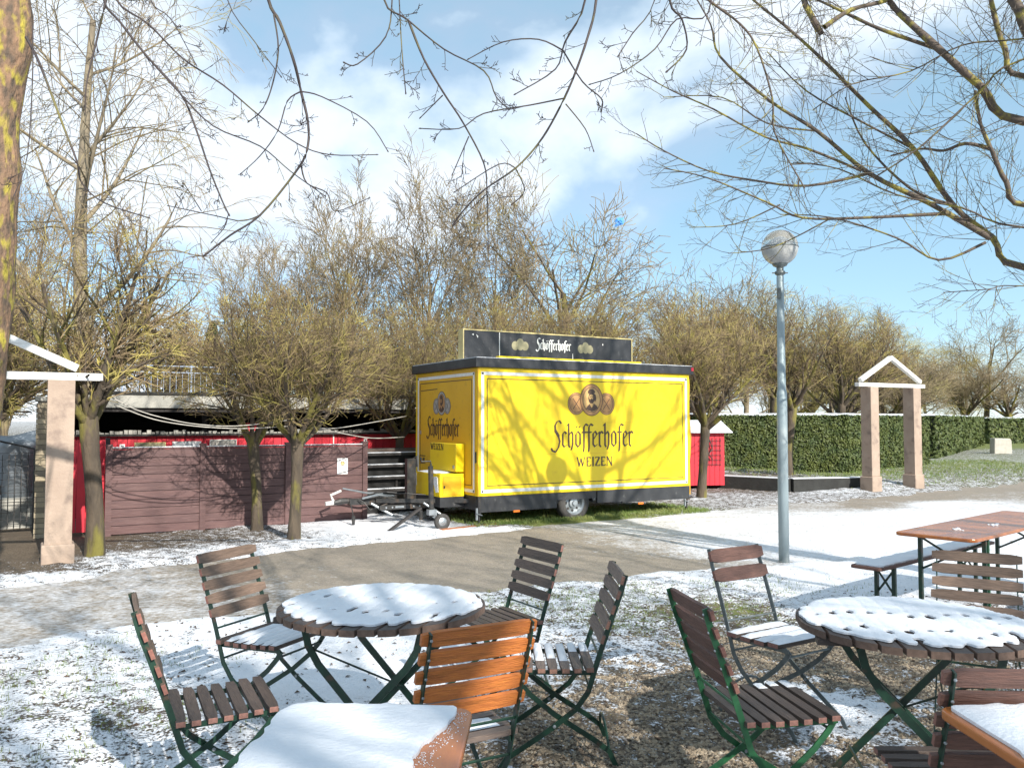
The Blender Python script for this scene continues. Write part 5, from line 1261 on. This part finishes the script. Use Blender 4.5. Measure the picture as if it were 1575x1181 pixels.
for i_, p in enumerate(tq):
    for k in range(nk):
        a = 2 * math.pi * k / nk; rr = .15 + .09 * max(0, 1 - i_ / 22) - .0003 * i_
        rr += .030 * math.exp(-((p.z - 3.95) / .28) ** 2) * (1 + .6 * math.cos(a)) + .02 * math.exp(-((p.z - 3.1) / .15) ** 2) * max(0, math.cos(a - .4))
        d_ = Vector((math.cos(a), math.sin(a), 0)); rr += .016 * mnoise.noise(Vector((d_.x * 3.5, d_.y * 3.5, p.z * 2.2))) + .009 * mnoise.noise(Vector((d_.x * 11, d_.y * 11, p.z * 6)))
        V.append(tuple(p + d_ * rr))
for i_ in range(nt_ - 1):
    for k in range(nk): Fc.append((i_ * nk + k, i_ * nk + (k + 1) % nk, (i_ + 1) * nk + (k + 1) % nk, (i_ + 1) * nk + k))
tk.add(V, Fc)
tk.build('trunk', M['bark_lichen'], LT, True)
lb_, bd = MB(), MB()
hub = [Vector((-3.15, 5.0, 4.35)), Vector((-2.3, 4.8, 4.55)), Vector((-1.2, 4.6, 4.75)), Vector((.2, 4.5, 4.85)), Vector((1.5, 4.5, 4.8))]
limb(lb_, rng, hub, .075, .02, 10)
limb(lb_, rng, [Vector((-3.15, 5.0, 5.2)), Vector((-2.0, 5.6, 6.3)), Vector((-.6, 6.6, 7.6)), Vector((.4, 7.6, 8.6))], .09, .02, 9, True, 6, 1.1, .012)
limb(lb_, rng, [Vector((-3.2, 5.0, 5.6)), Vector((-3.6, 4.0, 7.2)), Vector((-3.4, 3.0, 8.8)), Vector((-2.6, 2.2, 10)) ], .09, .02, 9, True, 7, 1.3, .012)
limb(lb_, rng, [Vector((-3.2, 5.0, 5.0)), Vector((-4.6, 6.0, 6.4)), Vector((-5.8, 6.8, 7.6))], .08, .02, 9, True, 7, 1.2, .012)
LB = [  # traced shoots: points, width start, width end
 ([(160, 0), (185, 35), (226, 87), (278, 145), (300, 195), (322, 260), (340, 305), (352, 330)], 5, 2.2, 1), ([(179, 0), (229, 38), (282, 91), (343, 131), (400, 179), (457, 221), (507, 238), (579, 238)], 4, 1.4, 1),
 ([(226, 87), (274, 141), (328, 194), (400, 225), (446, 263), (499, 301)], 3, 1.4, 0), ([(413, 0), (430, 34), (451, 91), (463, 141), (474, 190), (472, 232), (453, 267), (400, 331), (354, 362), (316, 392)], 6, 2.4, 1),
 ([(463, 255), (472, 282), (503, 297), (516, 325), (567, 305)], 2.6, 1.3, 0), ([(463, 141), (495, 149), (564, 187), (596, 232)], 2.4, 1.3, 0), ([(40, 57), (61, 99), (93, 183), (118, 248), (126, 282), (160, 312), (228, 335)], 5, 1.6, 0),
 ([(165, -10), (160, 14), (148, 65), (133, 130), (131, 175)], 6, 1.6, 1), ([(421, 23), (428, 76), (419, 130), (404, 168), (383, 187)], 3, 1.6, 0), ([(463, 141), (442, 156), (427, 202), (400, 240), (371, 267)], 2.4, 1.4, 0),
 ([(350, 0), (392, 65), (432, 118)], 2.2, 1.3, 1), ([(232, 0), (263, 30), (301, 99)], 2.4, 1.3, 1), ([(591, 0), (626, 30), (683, 76), (744, 109), (763, 149), (782, 168)], 4, 1.5, 1),
 ([(629, 34), (652, 91), (681, 141), (713, 190), (744, 251), (749, 297), (751, 381)], 4, 1.6, 0), ([(917, 0), (904, 57), (881, 122), (854, 179), (828, 221), (793, 259), (744, 293), (713, 324), (698, 345)], 5, 2, 1),
 ([(900, 0), (869, 65), (854, 107), (793, 145)], 5, 1.6, 1), ([(866, 152), (816, 162), (744, 175), (706, 198), (647, 198)], 2.6, 1.5, 0), ([(866, 78), (896, 126), (925, 152), (925, 170)], 2.6, 1.8, 0), ([(870, 160), (900, 198), (913, 232)], 2.2, 1.4, 0),
 ([(866, 78), (828, 61), (774, 65), (721, 91)], 2.6, 1.4, 0), ([(614, 0), (618, 76), (624, 143)], 2.2, 1.6, 1), ([(603, 0), (593, 57), (550, 99), (530, 97)], 2.6, 1.8, 1), ([(793, 259), (807, 293), (788, 314)], 2.4, 1.6, 0), ([(793, 259), (767, 253), (700, 295)], 2.2, 1.4, 0),
 ([(681, 147), (647, 181)], 2.2, 1.4, 0), ([(721, 210), (696, 268)], 2, 1.4, 0), ([(1007, 0), (972, 53), (951, 86)], 2.4, 1.6, 1), ([(1030, 0), (1049, 30), (1056, 76), (1026, 110)], 5, 2.2, 1), ([(1090, 19), (1041, 30), (1007, 76), (953, 114), (908, 130)], 3, 1.5, 1),
 ([(400, 331), (372, 340), (331, 332), (260, 317)], 2, 1.4, 0), ([(310, 325), (284, 284)], 1.6, 1.6, 0), ([(750, 297), (700, 345)], 1.8, 1.2, 0), ([(350, 333), (345, 350), (326, 372)], 1.8, 1.3, 0), ([(50, 40), (50, 120), (42, 240), (22, 300)], 2, 1.4, 0)]
for pts, a, b, up_ in LB:
    Y = 4.4 + rng.uniform(-.15, .15) if not up_ else 4.45
    P = px_limb(pts, 4.45, 4.45, rng, .04) if not up_ else px_limb(pts, 4.5, 4.4, rng, .05)
    if up_:                                                    # carry the shoot on above the frame to the parent limb
        best = min((hub[i].lerp(hub[i + 1], k / 8) for i in range(len(hub) - 1) for k in range(8)), key=lambda q: (q - P[0]).length)
        P = [best, best.lerp(P[0], .55) + Vector((0, 0, .03))] + P
    limb(lb_, rng, P, a * .52 * 4.45 / F, b * .55 * 4.45 / F, 7, True, 5.0, .15, .0022, bd, .5, .3 if up_ else .1)
lb_.build('branches', M['branch_dark'], LT, True); bd.build('buds', M['branch_dark'], LT, kind='stuff')

rng = random.Random(23)
RT = thing('limbed_tree', 'tree with long lichen streaked limbs reaching in beside the park lamp', 'tree', (0, 0, 0))
TB_ = Vector((6.72, 5.0, 0)); tk = MB()
tp_ = [TB_ + Vector((0, 0, -.2)), TB_ + Vector((0, 0, .6)), TB_ + Vector((-.03, .04, 2.2)), TB_ + Vector((-.05, .05, 4.5)), TB_ + Vector((.03, .1, 7.0)), TB_ + Vector((-.1, .3, 8.6))]
Qp = smooth_path(tp_, 5); fast_tube(tk, [tuple(p) for p in Qp], [.26 - .05 * min(i / 5, 1) - .0025 * i for i in range(len(Qp))], 16)
tk.build('trunk', M['bark_lichen'], RT, True)
rb_ = MB()
RL = [([(1575, 411), (1527, 366), (1466, 316), (1405, 229), (1337, 164), (1272, 99), (1219, 50), (1158, 0), (1100, -50)], 12, 3, 7.6, 8.4, 2.4), ([(1523, 366), (1428, 312), (1337, 267), (1257, 202), (1185, 156), (1108, 88), (1093, 38), (1060, -20)], 9, 2, 7.65, 8.8, None),
 ([(1575, 187), (1508, 133), (1440, 72), (1386, 23), (1367, 0), (1330, -60)], 14, 7, 7.2, 7.6, 3.4), ([(1443, 76), (1356, 46), (1306, 23), (1257, 0), (1190, -30)], 6, 3, 7.4, 7.8, None), ([(1310, -40), (1240, -10), (1249, 27), (1264, 53)], 11, 8, 7.5, 7.4, 5.2), ([(1268, 42), (1310, 15), (1367, 0), (1420, -30)], 7, 5, 7.4, 7.4, None),
 ([(1337, 267), (1242, 286), (1162, 278), (1089, 263), (1021, 232), (979, 206)], 4.5, 1.6, 8.0, 8.6, None), ([(1463, 328), (1329, 335), (1234, 335), (1181, 312), (1089, 274), (1021, 259)], 5, 1.5, 7.7, 8.3, None), ([(1325, 263), (1242, 229), (1177, 211), (1097, 168), (1036, 141), (979, 110)], 4.5, 1.5, 8.1, 8.8, None),
 ([(1590, 318), (1548, 280), (1527, 235), (1508, 190), (1500, 140)], 10, 4, 7.2, 7.5, 2.9), ([(1524, 229), (1485, 221), (1451, 232), (1417, 229), (1370, 240)], 6, 2.5, 7.4, 7.8, None), ([(1575, 91), (1508, 141), (1417, 225), (1350, 270)], 3.5, 2, 7.0, 7.3, 4.6), ([(1585, 120), (1546, 76), (1524, 0), (1515, -60)], 9, 6, 7.2, 7.6, 3.6),
 ([(1060, -30), (1089, 0), (1139, 38), (1165, 76), (1188, 152), (1192, 206), (1238, 290)], 5, 1.8, 7.2, 7.3, 6.0), ([(1516, 373), (1444, 400), (1379, 366), (1280, 335), (1200, 330)], 4, 1.5, 7.6, 8.0, None), ([(1585, -20), (1570, 20), (1590, 70)], 14, 12, 6.9, 6.9, 4.5), ([(1257, 202), (1180, 190), (1110, 150), (1020, 150)], 3, 1.4, 8.3, 8.6, None),
 ([(1405, 229), (1330, 190), (1240, 140), (1180, 80)], 4, 1.6, 7.9, 8.4, None), ([(1466, 316), (1400, 290), (1330, 220), (1300, 150)], 5, 2, 7.7, 8.1, None), ([(1575, 350), (1480, 320), (1380, 300), (1290, 260), (1220, 250)], 4, 1.6, 7.5, 8.2, 2.6), ([(1575, 60), (1480, 70), (1400, 110), (1310, 130), (1250, 170)], 3, 1.4, 7.1, 7.6, 4.2),
 ([(1575, 440), (1520, 445), (1450, 450)], 2.4, 1.2, 7.4, 7.7, 2.0), ([(1200, 315), (1130, 345), (1060, 350)], 2.4, 1.2, 7.9, 8.2, None), ([(1280, 335), (1190, 380), (1120, 390)], 2.4, 1.2, 7.9, 8.2, None)]
for pts, a, b, Y0, Y1, base in RL:
    P = px_limb(pts, Y0, Y1, rng, .1)
    if base is not None:
        s0 = TB_ + Vector((-.05, .05, base)); P = [s0, s0.lerp(P[0], .5) + Vector((0, 0, .08))] + P
    limb(rb_, rng, P, a * .56 * 7.7 / F, b * .55 * 7.7 / F, 8, True, 6.0, .6, .0042, None, .8, .25)
top_ = Qp[-1]; CRP = dict(seg=[6, 6, 5, 4], len=[4.5, 2.4, 1.2, .6], num=[6, 4, 3], start=[.25, .2, .15], ang=[R(38), R(42), R(45)], wig=[.08, .12, .16, .2], up=[.04, .05, .04, .03], rr=[.6, .5, .5], tip=[.35, .35, .4, .5], rmin=.007, sides=[7, 5, 4, 3], taper=.3)
for k in range(12):
    an_ = R((-58, 34, -24, 50, -42, 16, -12, 62, 28, -34, 6, -66)[k]); d_ = Vector((0, 0, 1)) * math.cos(an_) + (U + W * rng.uniform(-.25, .25)) * math.sin(an_)
    p_ = Qp[min(len(Qp) - 1, 17 + k // 2)]; grow([rb_], rng, tuple(p_), tuple(d_.normalized()), rng.uniform(2.6, 4.2), rng.uniform(.05, .085), 0, CRP)
rb_.build('branches', M['branch_lichen'], RT, True)

# ------------------------------------------------------------------ clipped trees along the fence and behind the trailer
GT = [globe_tree(31, 1.45, .105, cut=lambda p: p[1] < -.30 and p[2] < 2.75), globe_tree(47, 1.35, .085), globe_tree(52, 1.40, .09)]
GT2 = []
for a_ in GT:
    c_2 = a_[1].copy(); c_2.materials.clear(); c_2.materials.append(M['twig_tan']); GT2.append(c_2)
def place_globe(px, py, k, rot, s, label, z=0.0, zs=1.0, pos=None):
    p = G(px, py) if pos is None else Vector((*pos, 0))
    t_ = thing('clipped_tree', label, 'tree', (p.x, p.y, tz(p.x, p.y) + z), rot, 'bare clipped round trees')
    link_mesh('trunk', GT[k][0], t_); link_mesh('crown', GT[k][1], t_); t_.scale = (s, s, s * zs); return t_
place_globe(146, 855, 0, 0.35, 1.0, 'lichen flecked round tree beside the sandstone gateway column', zs=1.12)
place_globe(453, 831, 1, 2.0, .98, 'round tree with yellowish trunk before the middle of the brown fence')
place_globe(397, 816, 2, 4.0, .90, 'slender round tree close against the brown fence')
place_globe(0, 0, 1, 5.1, .95, 'round tree standing behind the trailer drawbar', pos=(-2.12, 15.9))
place_globe(1079, 767, 2, 1.2, 1.08, 'round tree beside the red shed at the trailer end')
place_globe(1212, 748, 0, 2.6, 1.16, 'round tree behind the park lamp by the low wall')
place_globe(0, 0, 1, 3.3, 1.05, 'round tree at the far left beside the wire gate', pos=(-7.4, 11.4))
for i, (x, y, s) in enumerate(((-.6, 18.0, 1.15), (1.4, 18.8, 1.2), (3.3, 19.4, 1.1), (-2.6, 17.6, 1.1))): place_globe(0, 0, i % 3, i * 1.9, s, ('second round tree behind the yellow trailer counting from its drawbar', 'third round tree behind the yellow trailer counting from its drawbar', 'round tree behind the far end of the yellow trailer', 'first round tree behind the yellow trailer counting from its drawbar')[i], pos=(x, y))
for i, (x, y, s) in enumerate(((-4.8, 17.9, 1.1), (-7.2, 17.2, 1.1), (-9.6, 15.5, 1.15), (-3.2, 21.5, 1.25))): place_globe(0, 0, (i + 1) % 3, i * 2.3 + .4, s, ('round tree behind the red hut roof nearest to the yellow trailer', 'round tree behind the red hut roof just right of the blue railing', 'round tree behind the left corner of the red hut', 'round tree set well back between red hut and trailer')[i], pos=(x, y))
for i, (x, y, s) in enumerate(((5.3, 24.9, 1.4), (8.0, 25.8, 1.45), (10.8, 27.2, 1.4), (2.4, 23.5, 1.35), (13.2, 30.4, 1.4), (-.2, 23.0, 1.3), (7.0, 29.5, 1.5))): place_globe(0, 0, (i + 2) % 3, i * 1.3 + .9, s, ('first broad round tree behind the yew hedge counting from the red shed', 'third broad round tree behind the yew hedge counting from the red shed', 'fourth broad round tree behind the yew hedge counting from the red shed', 'round tree behind the red shed on its trailer side', 'round tree behind the slanting hedge past the gateway', 'round tree far behind the middle of the yellow trailer', 'second broad round tree set back behind the yew hedge')[i], pos=(x, y), zs=1.05)

for i, (x, y, s) in enumerate(((14.5, 36, 1.7), (18.5, 41, 1.8), (22.5, 47, 1.9), (17, 50, 2.0), (27.5, 57, 2.0), (33, 61, 2.1), (38.5, 65, 2.0), (44, 66, 2.1), (50, 70, 2.2), (24, 66, 2.2), (10.5, 46, 1.9), (4.5, 47, 1.9), (56, 74, 2.2))):
    t_ = thing('rounded_tree', 'broad rounded bare tree in the thicket beyond the lawn', 'tree', (x, y, -.5), i * 1.31, 'thicket beyond the lawn'); link_mesh('trunk', GT[i % 3][0], t_); link_mesh('crown', GT2[i % 3], t_); t_.scale = (s * 1.1, s * 1.1, s * .85)
# ------------------------------------------------------------------ tall trees in the background, and the ones behind the viewer that shade the place
UPR = dict(seg=[7, 7, 5, 4, 3], len=[9.0, 7.2, 2.9, 1.5, .7], num=[18, 10, 5, 4], start=[.04, .2, .15, .15], ang=[R(24), R(32), R(38), R(40)], wig=[.04, .06, .10, .14, .15], up=[.03, .05, .05, .04, .03], rr=[.5, .4, .5, .6], tip=[.35, .3, .4, .5, .6], rmin=.012, sides=[8, 5, 4, 3, 3], taper=.35, r0=.20)
SPR = dict(seg=[7, 7, 6, 4, 3], len=[6.5, 5.6, 3.2, 1.6, .8], num=[10, 8, 6, 4], start=[.3, .2, .15, .15], ang=[R(46), R(44), R(46), R(45)], wig=[.05, .12, .17, .2, .2], up=[.02, .03, .02, .02, .02], rr=[.55, .5, .5, .6], tip=[.4, .3, .4, .5, .6], rmin=.011, sides=[9, 6, 4, 3, 3], taper=.3, r0=.27)
WEEP = dict(seg=[8, 8, 7, 6, 4], len=[11.0, 5.0, 2.8, 1.7, .8], num=[16, 8, 5, 3], start=[.15, .15, .15, .2], ang=[R(50), R(46), R(48), R(35)], wig=[.05, .09, .13, .14, .12], up=[.03, .05, -.04, -.14, -.2], rr=[.45, .45, .5, .6], tip=[.3, .3, .4, .5, .6], rmin=.006, sides=[9, 5, 4, 3, 3], taper=.45, r0=.22)
def tall(P, seed, split, mt, mc):
    A, B = tree_parts(P, seed, split); return A.mesh('trunk', mt, True), B.mesh('crown', mc, False)
TU, TS_, TW_ = tall(UPR, 5, 2, M['twig_tan'], M['twig_tan']), tall(SPR, 9, 2, M['bark'], M['twig_tan']), tall(WEEP, 14, 2, M['bark_pale'], M['twig_tan'])
def place_tall(k, x, y, rot, s, label, name='tall_tree', group=None, zs=1.0):
    t_ = thing(name, label, 'tree', (x, y, 0), rot, group); link_mesh('trunk', k[0], t_); link_mesh('crown', k[1], t_); t_.scale = (s, s, s * zs); return t_
place_tall(TU, -3.9, 36, .5, .88, 'tallest upright bare tree with many straight stems behind the trailer', zs=.98)
place_tall(TU, -9.6, 39, 3.4, .70, 'low upright bare tree at the edge of the many stemmed group')
place_tall(TU, -7.0, 37, 2.2, .82, 'shorter upright bare tree left of the tallest many stemmed one')
place_tall(TU, -.6, 38.5, 4.0, .84, 'upright bare tree standing between the many stemmed and the spreading one', zs=1.02)
place_tall(TS_, 2.6, 33, 1.0, 1.0, 'spreading bare tree with dark crooked limbs above the trailer roof', zs=1.05)
place_tall(TW_, -10.4, 20.5, .8, 1.1, 'very tall pale tree with drooping outer twigs at the left')
place_tall(TS_, 8.8, 36, 2.6, .78, 'smaller spreading bare tree behind the park lamp', zs=1.0)
place_tall(TS_, 37.5, 66, 4.4, .98, 'lone broad oak like bare tree on the far lawn edge')
TY_ = (TW_[0], TW_[1].copy()); TY_[1].materials.clear(); TY_[1].materials.append(M['twig_yellow'])
for i, (x, y, s) in enumerate(((15.5, 40, .62), (19.5, 47, .62), (25, 54, .6), (12.0, 43, .7), (31, 62, .6), (43, 68, .62), (48, 70, .62), (22.5, 51, .6), (28, 58, .62), (34.5, 64, .6), (17, 44, .6), (39, 71, .7), (52, 74, .7))): place_tall(TY_, x, y, i * 1.7, s * 1.1, 'small yellowish drooping tree in the belt beyond the lawn', 'drooping_tree', 'drooping trees beyond the lawn', .85)
for i, (x, y, s) in enumerate(((-22, 36, .8), (-17, 40, .7), (-13.5, 44, .75), (-9.5, 48, .6), (5.5, 52, .55), (12, 56, .55), (19, 62, .55), (-26, 30, .8), (26, 75, .6), (33, 82, .6), (41, 88, .62), (50, 92, .65), (14, 70, .55), (60, 96, .7), (2, 60, .5), (-5, 58, .55))): place_tall((TU, TS_)[i % 2], x, y, i * 2.1, s, 'bare tree in the far belt closing the park', 'belt_tree', 'far belt of bare trees')
SHD = dict(seg=[7, 7, 6, 4], len=[7.0, 5.2, 2.6, 1.3], num=[9, 6, 4], start=[.45, .25, .2], ang=[R(44), R(44), R(46)], wig=[.04, .10, .15, .2], up=[.02, .03, .02, .02], rr=[.5, .45, .5], tip=[.5, .3, .4, .5], rmin=.009, sides=[8, 5, 4, 3], taper=.3, r0=.2)
TSH = tall(SHD, 3, 2, M['bark'], M['branch_dark']); TSH2 = tall(dict(SHD, num=[9, 5, 3]), 8, 2, M['bark'], M['branch_dark'])
for x, y, rot, s, lab in ((8.6, -5.2, .7, 1.0, 'sparse bare tree south of the right round table'), (7.2, -10.5, 2.4, 1.35, 'taller sparse bare tree south of the beer garden'), (4.2, -5.4, 4.1, 1.15, 'sparse bare tree south of the snowy orange edged table'), (9.8, -2.8, 5.3, .95, 'sparse bare tree south of the orange beer table')): place_tall(TSH if y != -5.4 else TSH2, x, y, rot, s, lab, 'shade_tree')
# conifer
t = thing('spruce_tree', 'dark narrow spruce behind the roof of the red hut', 'tree', (-15.2, 42, 0)); rng = random.Random(6)
MB().tube([(0, 0, -.2), (0, 0, 6.6)], [.16, .02], 7).build('trunk', M['bark'], t, True)
v, f = [], []
for k in range(9000):
    z = 1.0 + 5.6 * rng.random() ** 1.2; r = (6.7 - z) / 5.7 * 1.5 * (rng.random() ** .5); a = rng.uniform(0, 6.283); x, y = r * math.cos(a), r * math.sin(a); z -= r * .35; o_ = len(v); l_ = .16
    v += [(x, y, z), (x + l_ * math.cos(a) + .05, y + l_ * math.sin(a), z - .07), (x + l_ * .6 * math.cos(a + .6), y + l_ * .6 * math.sin(a + .6), z + .03)]; f.append((o_, o_ + 1, o_ + 2))
MB().add(v, f).build('crown', M['needles'], t, kind='stuff')
# scrap of blue plastic caught in the spreading tree
bp_ = at(951, 339, 31.5); v = []; rng = random.Random(1)
q = MB()
for k in range(5):
    c_ = Vector((rng.uniform(-.12, .12), 0, rng.uniform(-.1, .1))); q.add([c_, c_ + Vector((.2, .05, .08)), c_ + Vector((.12, -.05, -.12)), c_ + Vector((-.05, .03, -.15))], [(0, 1, 2), (0, 2, 3)])
m_ = mat('blue_plastic', (.05, .22, .62), (.08, .3, .7), rough=.5); o = q.build('blue_plastic_scrap', m_, None, loc=bp_); tag(o, 'scrap of bright blue plastic caught in bare twigs', 'plastic')

# ------------------------------------------------------------------ pebbles, grass and leaf litter
nr = np.random.default_rng(4)
def scatter(n, x0, x1, y0, y1):
    x = nr.uniform(x0, x1, n); y = nr.uniform(y0, y1, n); s_, g_, v_ = idw(x, y, CTRL); h = ground_height(x[None, :], y[None, :])[0]; sd = path_sd(x, y)
    return x, y, s_ + (fbm(x, y, 9.0, 11, 4) - .5) * 1.0, g_, v_, h, sd
x, y, s_, g_, v_, h, sd = scatter(85000, -.6, 3.2, 2.3, 6.2)
keep = (v_ + nr.uniform(-.3, .3, len(x)) > .5) & (s_ < .50) & (sd < -.1); x, y, h = x[keep], y[keep], h[keep]
oct_ = np.array([(1, 0, 0), (-1, 0, 0), (0, 1, 0), (0, -1, 0), (0, 0, 1), (0, 0, -1)], float); of = np.array([(0, 2, 4), (2, 1, 4), (1, 3, 4), (3, 0, 4), (2, 0, 5), (1, 2, 5), (3, 1, 5), (0, 3, 5)])
n = len(x); sz = nr.uniform(.005, .0155, n) ** 1.0; an = nr.uniform(0, 6.28, n); V = oct_[None] * sz[:, None, None] * nr.uniform(.6, 1.25, (n, 6, 1)) * np.array([1.25, 1, .7])
c_, s2 = np.cos(an)[:, None], np.sin(an)[:, None]; V = np.stack([V[..., 0] * c_ - V[..., 1] * s2 + x[:, None], V[..., 0] * s2 + V[..., 1] * c_ + y[:, None], V[..., 2] + (h + sz * .3)[:, None]], -1)
me = bpy.data.meshes.new('pebbles'); me.from_pydata(V.reshape(-1, 3).tolist(), [], (of[None] + (np.arange(n) * 6)[:, None, None]).reshape(-1, 3).tolist()); me.materials.append(M['pebble']); me.update()
o = bpy.data.objects.new('gravel', me); COL.objects.link(o); o['kind'] = 'stuff'; tag(o, 'loose tan gravel showing through the snow between the tables', 'gravel')
def blades(x, y, h, hmin, hmax, wd, name, label, lean=.6, k=3):
    n = len(x); v = []; f = []
    for i in range(n):
        for j in range(k):
            a = nr.uniform(0, 6.283); l_ = nr.uniform(hmin, hmax); bx, by = x[i] + nr.uniform(-.02, .02), y[i] + nr.uniform(-.02, .02); dx, dy = math.cos(a), math.sin(a); o_ = len(v); e = nr.uniform(.1, lean) * l_
            v += [(bx - dy * wd, by + dx * wd, h[i] - .005), (bx + dy * wd, by - dx * wd, h[i] - .005), (bx + dx * e * .5 + dy * wd * .7, by + dy * e * .5 - dx * wd * .7, h[i] + l_ * .6), (bx + dx * e, by + dy * e, h[i] + l_ * .9)]
            f += [(o_, o_ + 1, o_ + 2), (o_, o_ + 2, o_ + 3)]
    o = MB().add(v, f).build(name, M['grass_blade'], None); o['kind'] = 'stuff'; return tag(o, label, 'grass')
x, y, s_, g_, v_, h, sd = scatter(26000, -4.5, 3.6, 2.4, 8.5); keep = (g_ + nr.uniform(-.25, .25, len(x)) + (fbm(x, y, 2.5, 31) - .5) * .9 > .47) & (sd < -.05); blades(x[keep], y[keep], h[keep], .012, .035, .0018, 'grass', 'short winter grass poking through the snow round the tables')
pt = [T2W(nr.uniform(-.1, 4.5), nr.uniform(-.05, 1.3) if nr.random() < .8 else nr.uniform(-.22, 0)) for _ in range(5200)]
blades([p.x for p in pt], [p.y for p in pt], [gz(p.x, p.y) if i % 40 == 0 else .005 for i, p in enumerate(pt)], .03, .09, .003, 'grass', 'fresh green grass strip under the yellow trailer')
x, y, s_, g_, v_, h, sd = scatter(26000, 5.5, 17, 17.5, 30); keep = (sd < -.2) & (g_ + nr.uniform(-.3, .3, len(x)) > .45) & (h > .08); blades(x[keep], y[keep], h[keep], .03, .07, .006, 'grass', 'patchy snowy lawn grass before the clipped hedge', k=2)
x, y, s_, g_, v_, h, sd = scatter(2600, -4.5, 4.2, 2.4, 7.8); keep = (sd < .0); x, y, h = x[keep], y[keep], h[keep]; v = []; f = []
for i in range(len(x)):
    a = nr.uniform(0, 6.283); l_ = nr.uniform(.008, .024); w_l = l_ * nr.uniform(.3, .6); dx, dy = math.cos(a), math.sin(a); o_ = len(v); t1, t2 = nr.uniform(0, .012), nr.uniform(0, .012)
    v += [(x[i] - dx * l_, y[i] - dy * l_, h[i] + .003), (x[i] - dy * w_l, y[i] + dx * w_l, h[i] + .004 + t1), (x[i] + dx * l_, y[i] + dy * l_, h[i] + .004), (x[i] + dy * w_l, y[i] - dx * w_l, h[i] + .004 + t2)]; f.append((o_, o_ + 1, o_ + 2, o_ + 3))
o = MB().add(v, f).build('leaf_litter', M['leaf_litter'], None); o['kind'] = 'stuff'; tag(o, 'small brown leaf scraps scattered over the snow', 'leaves')
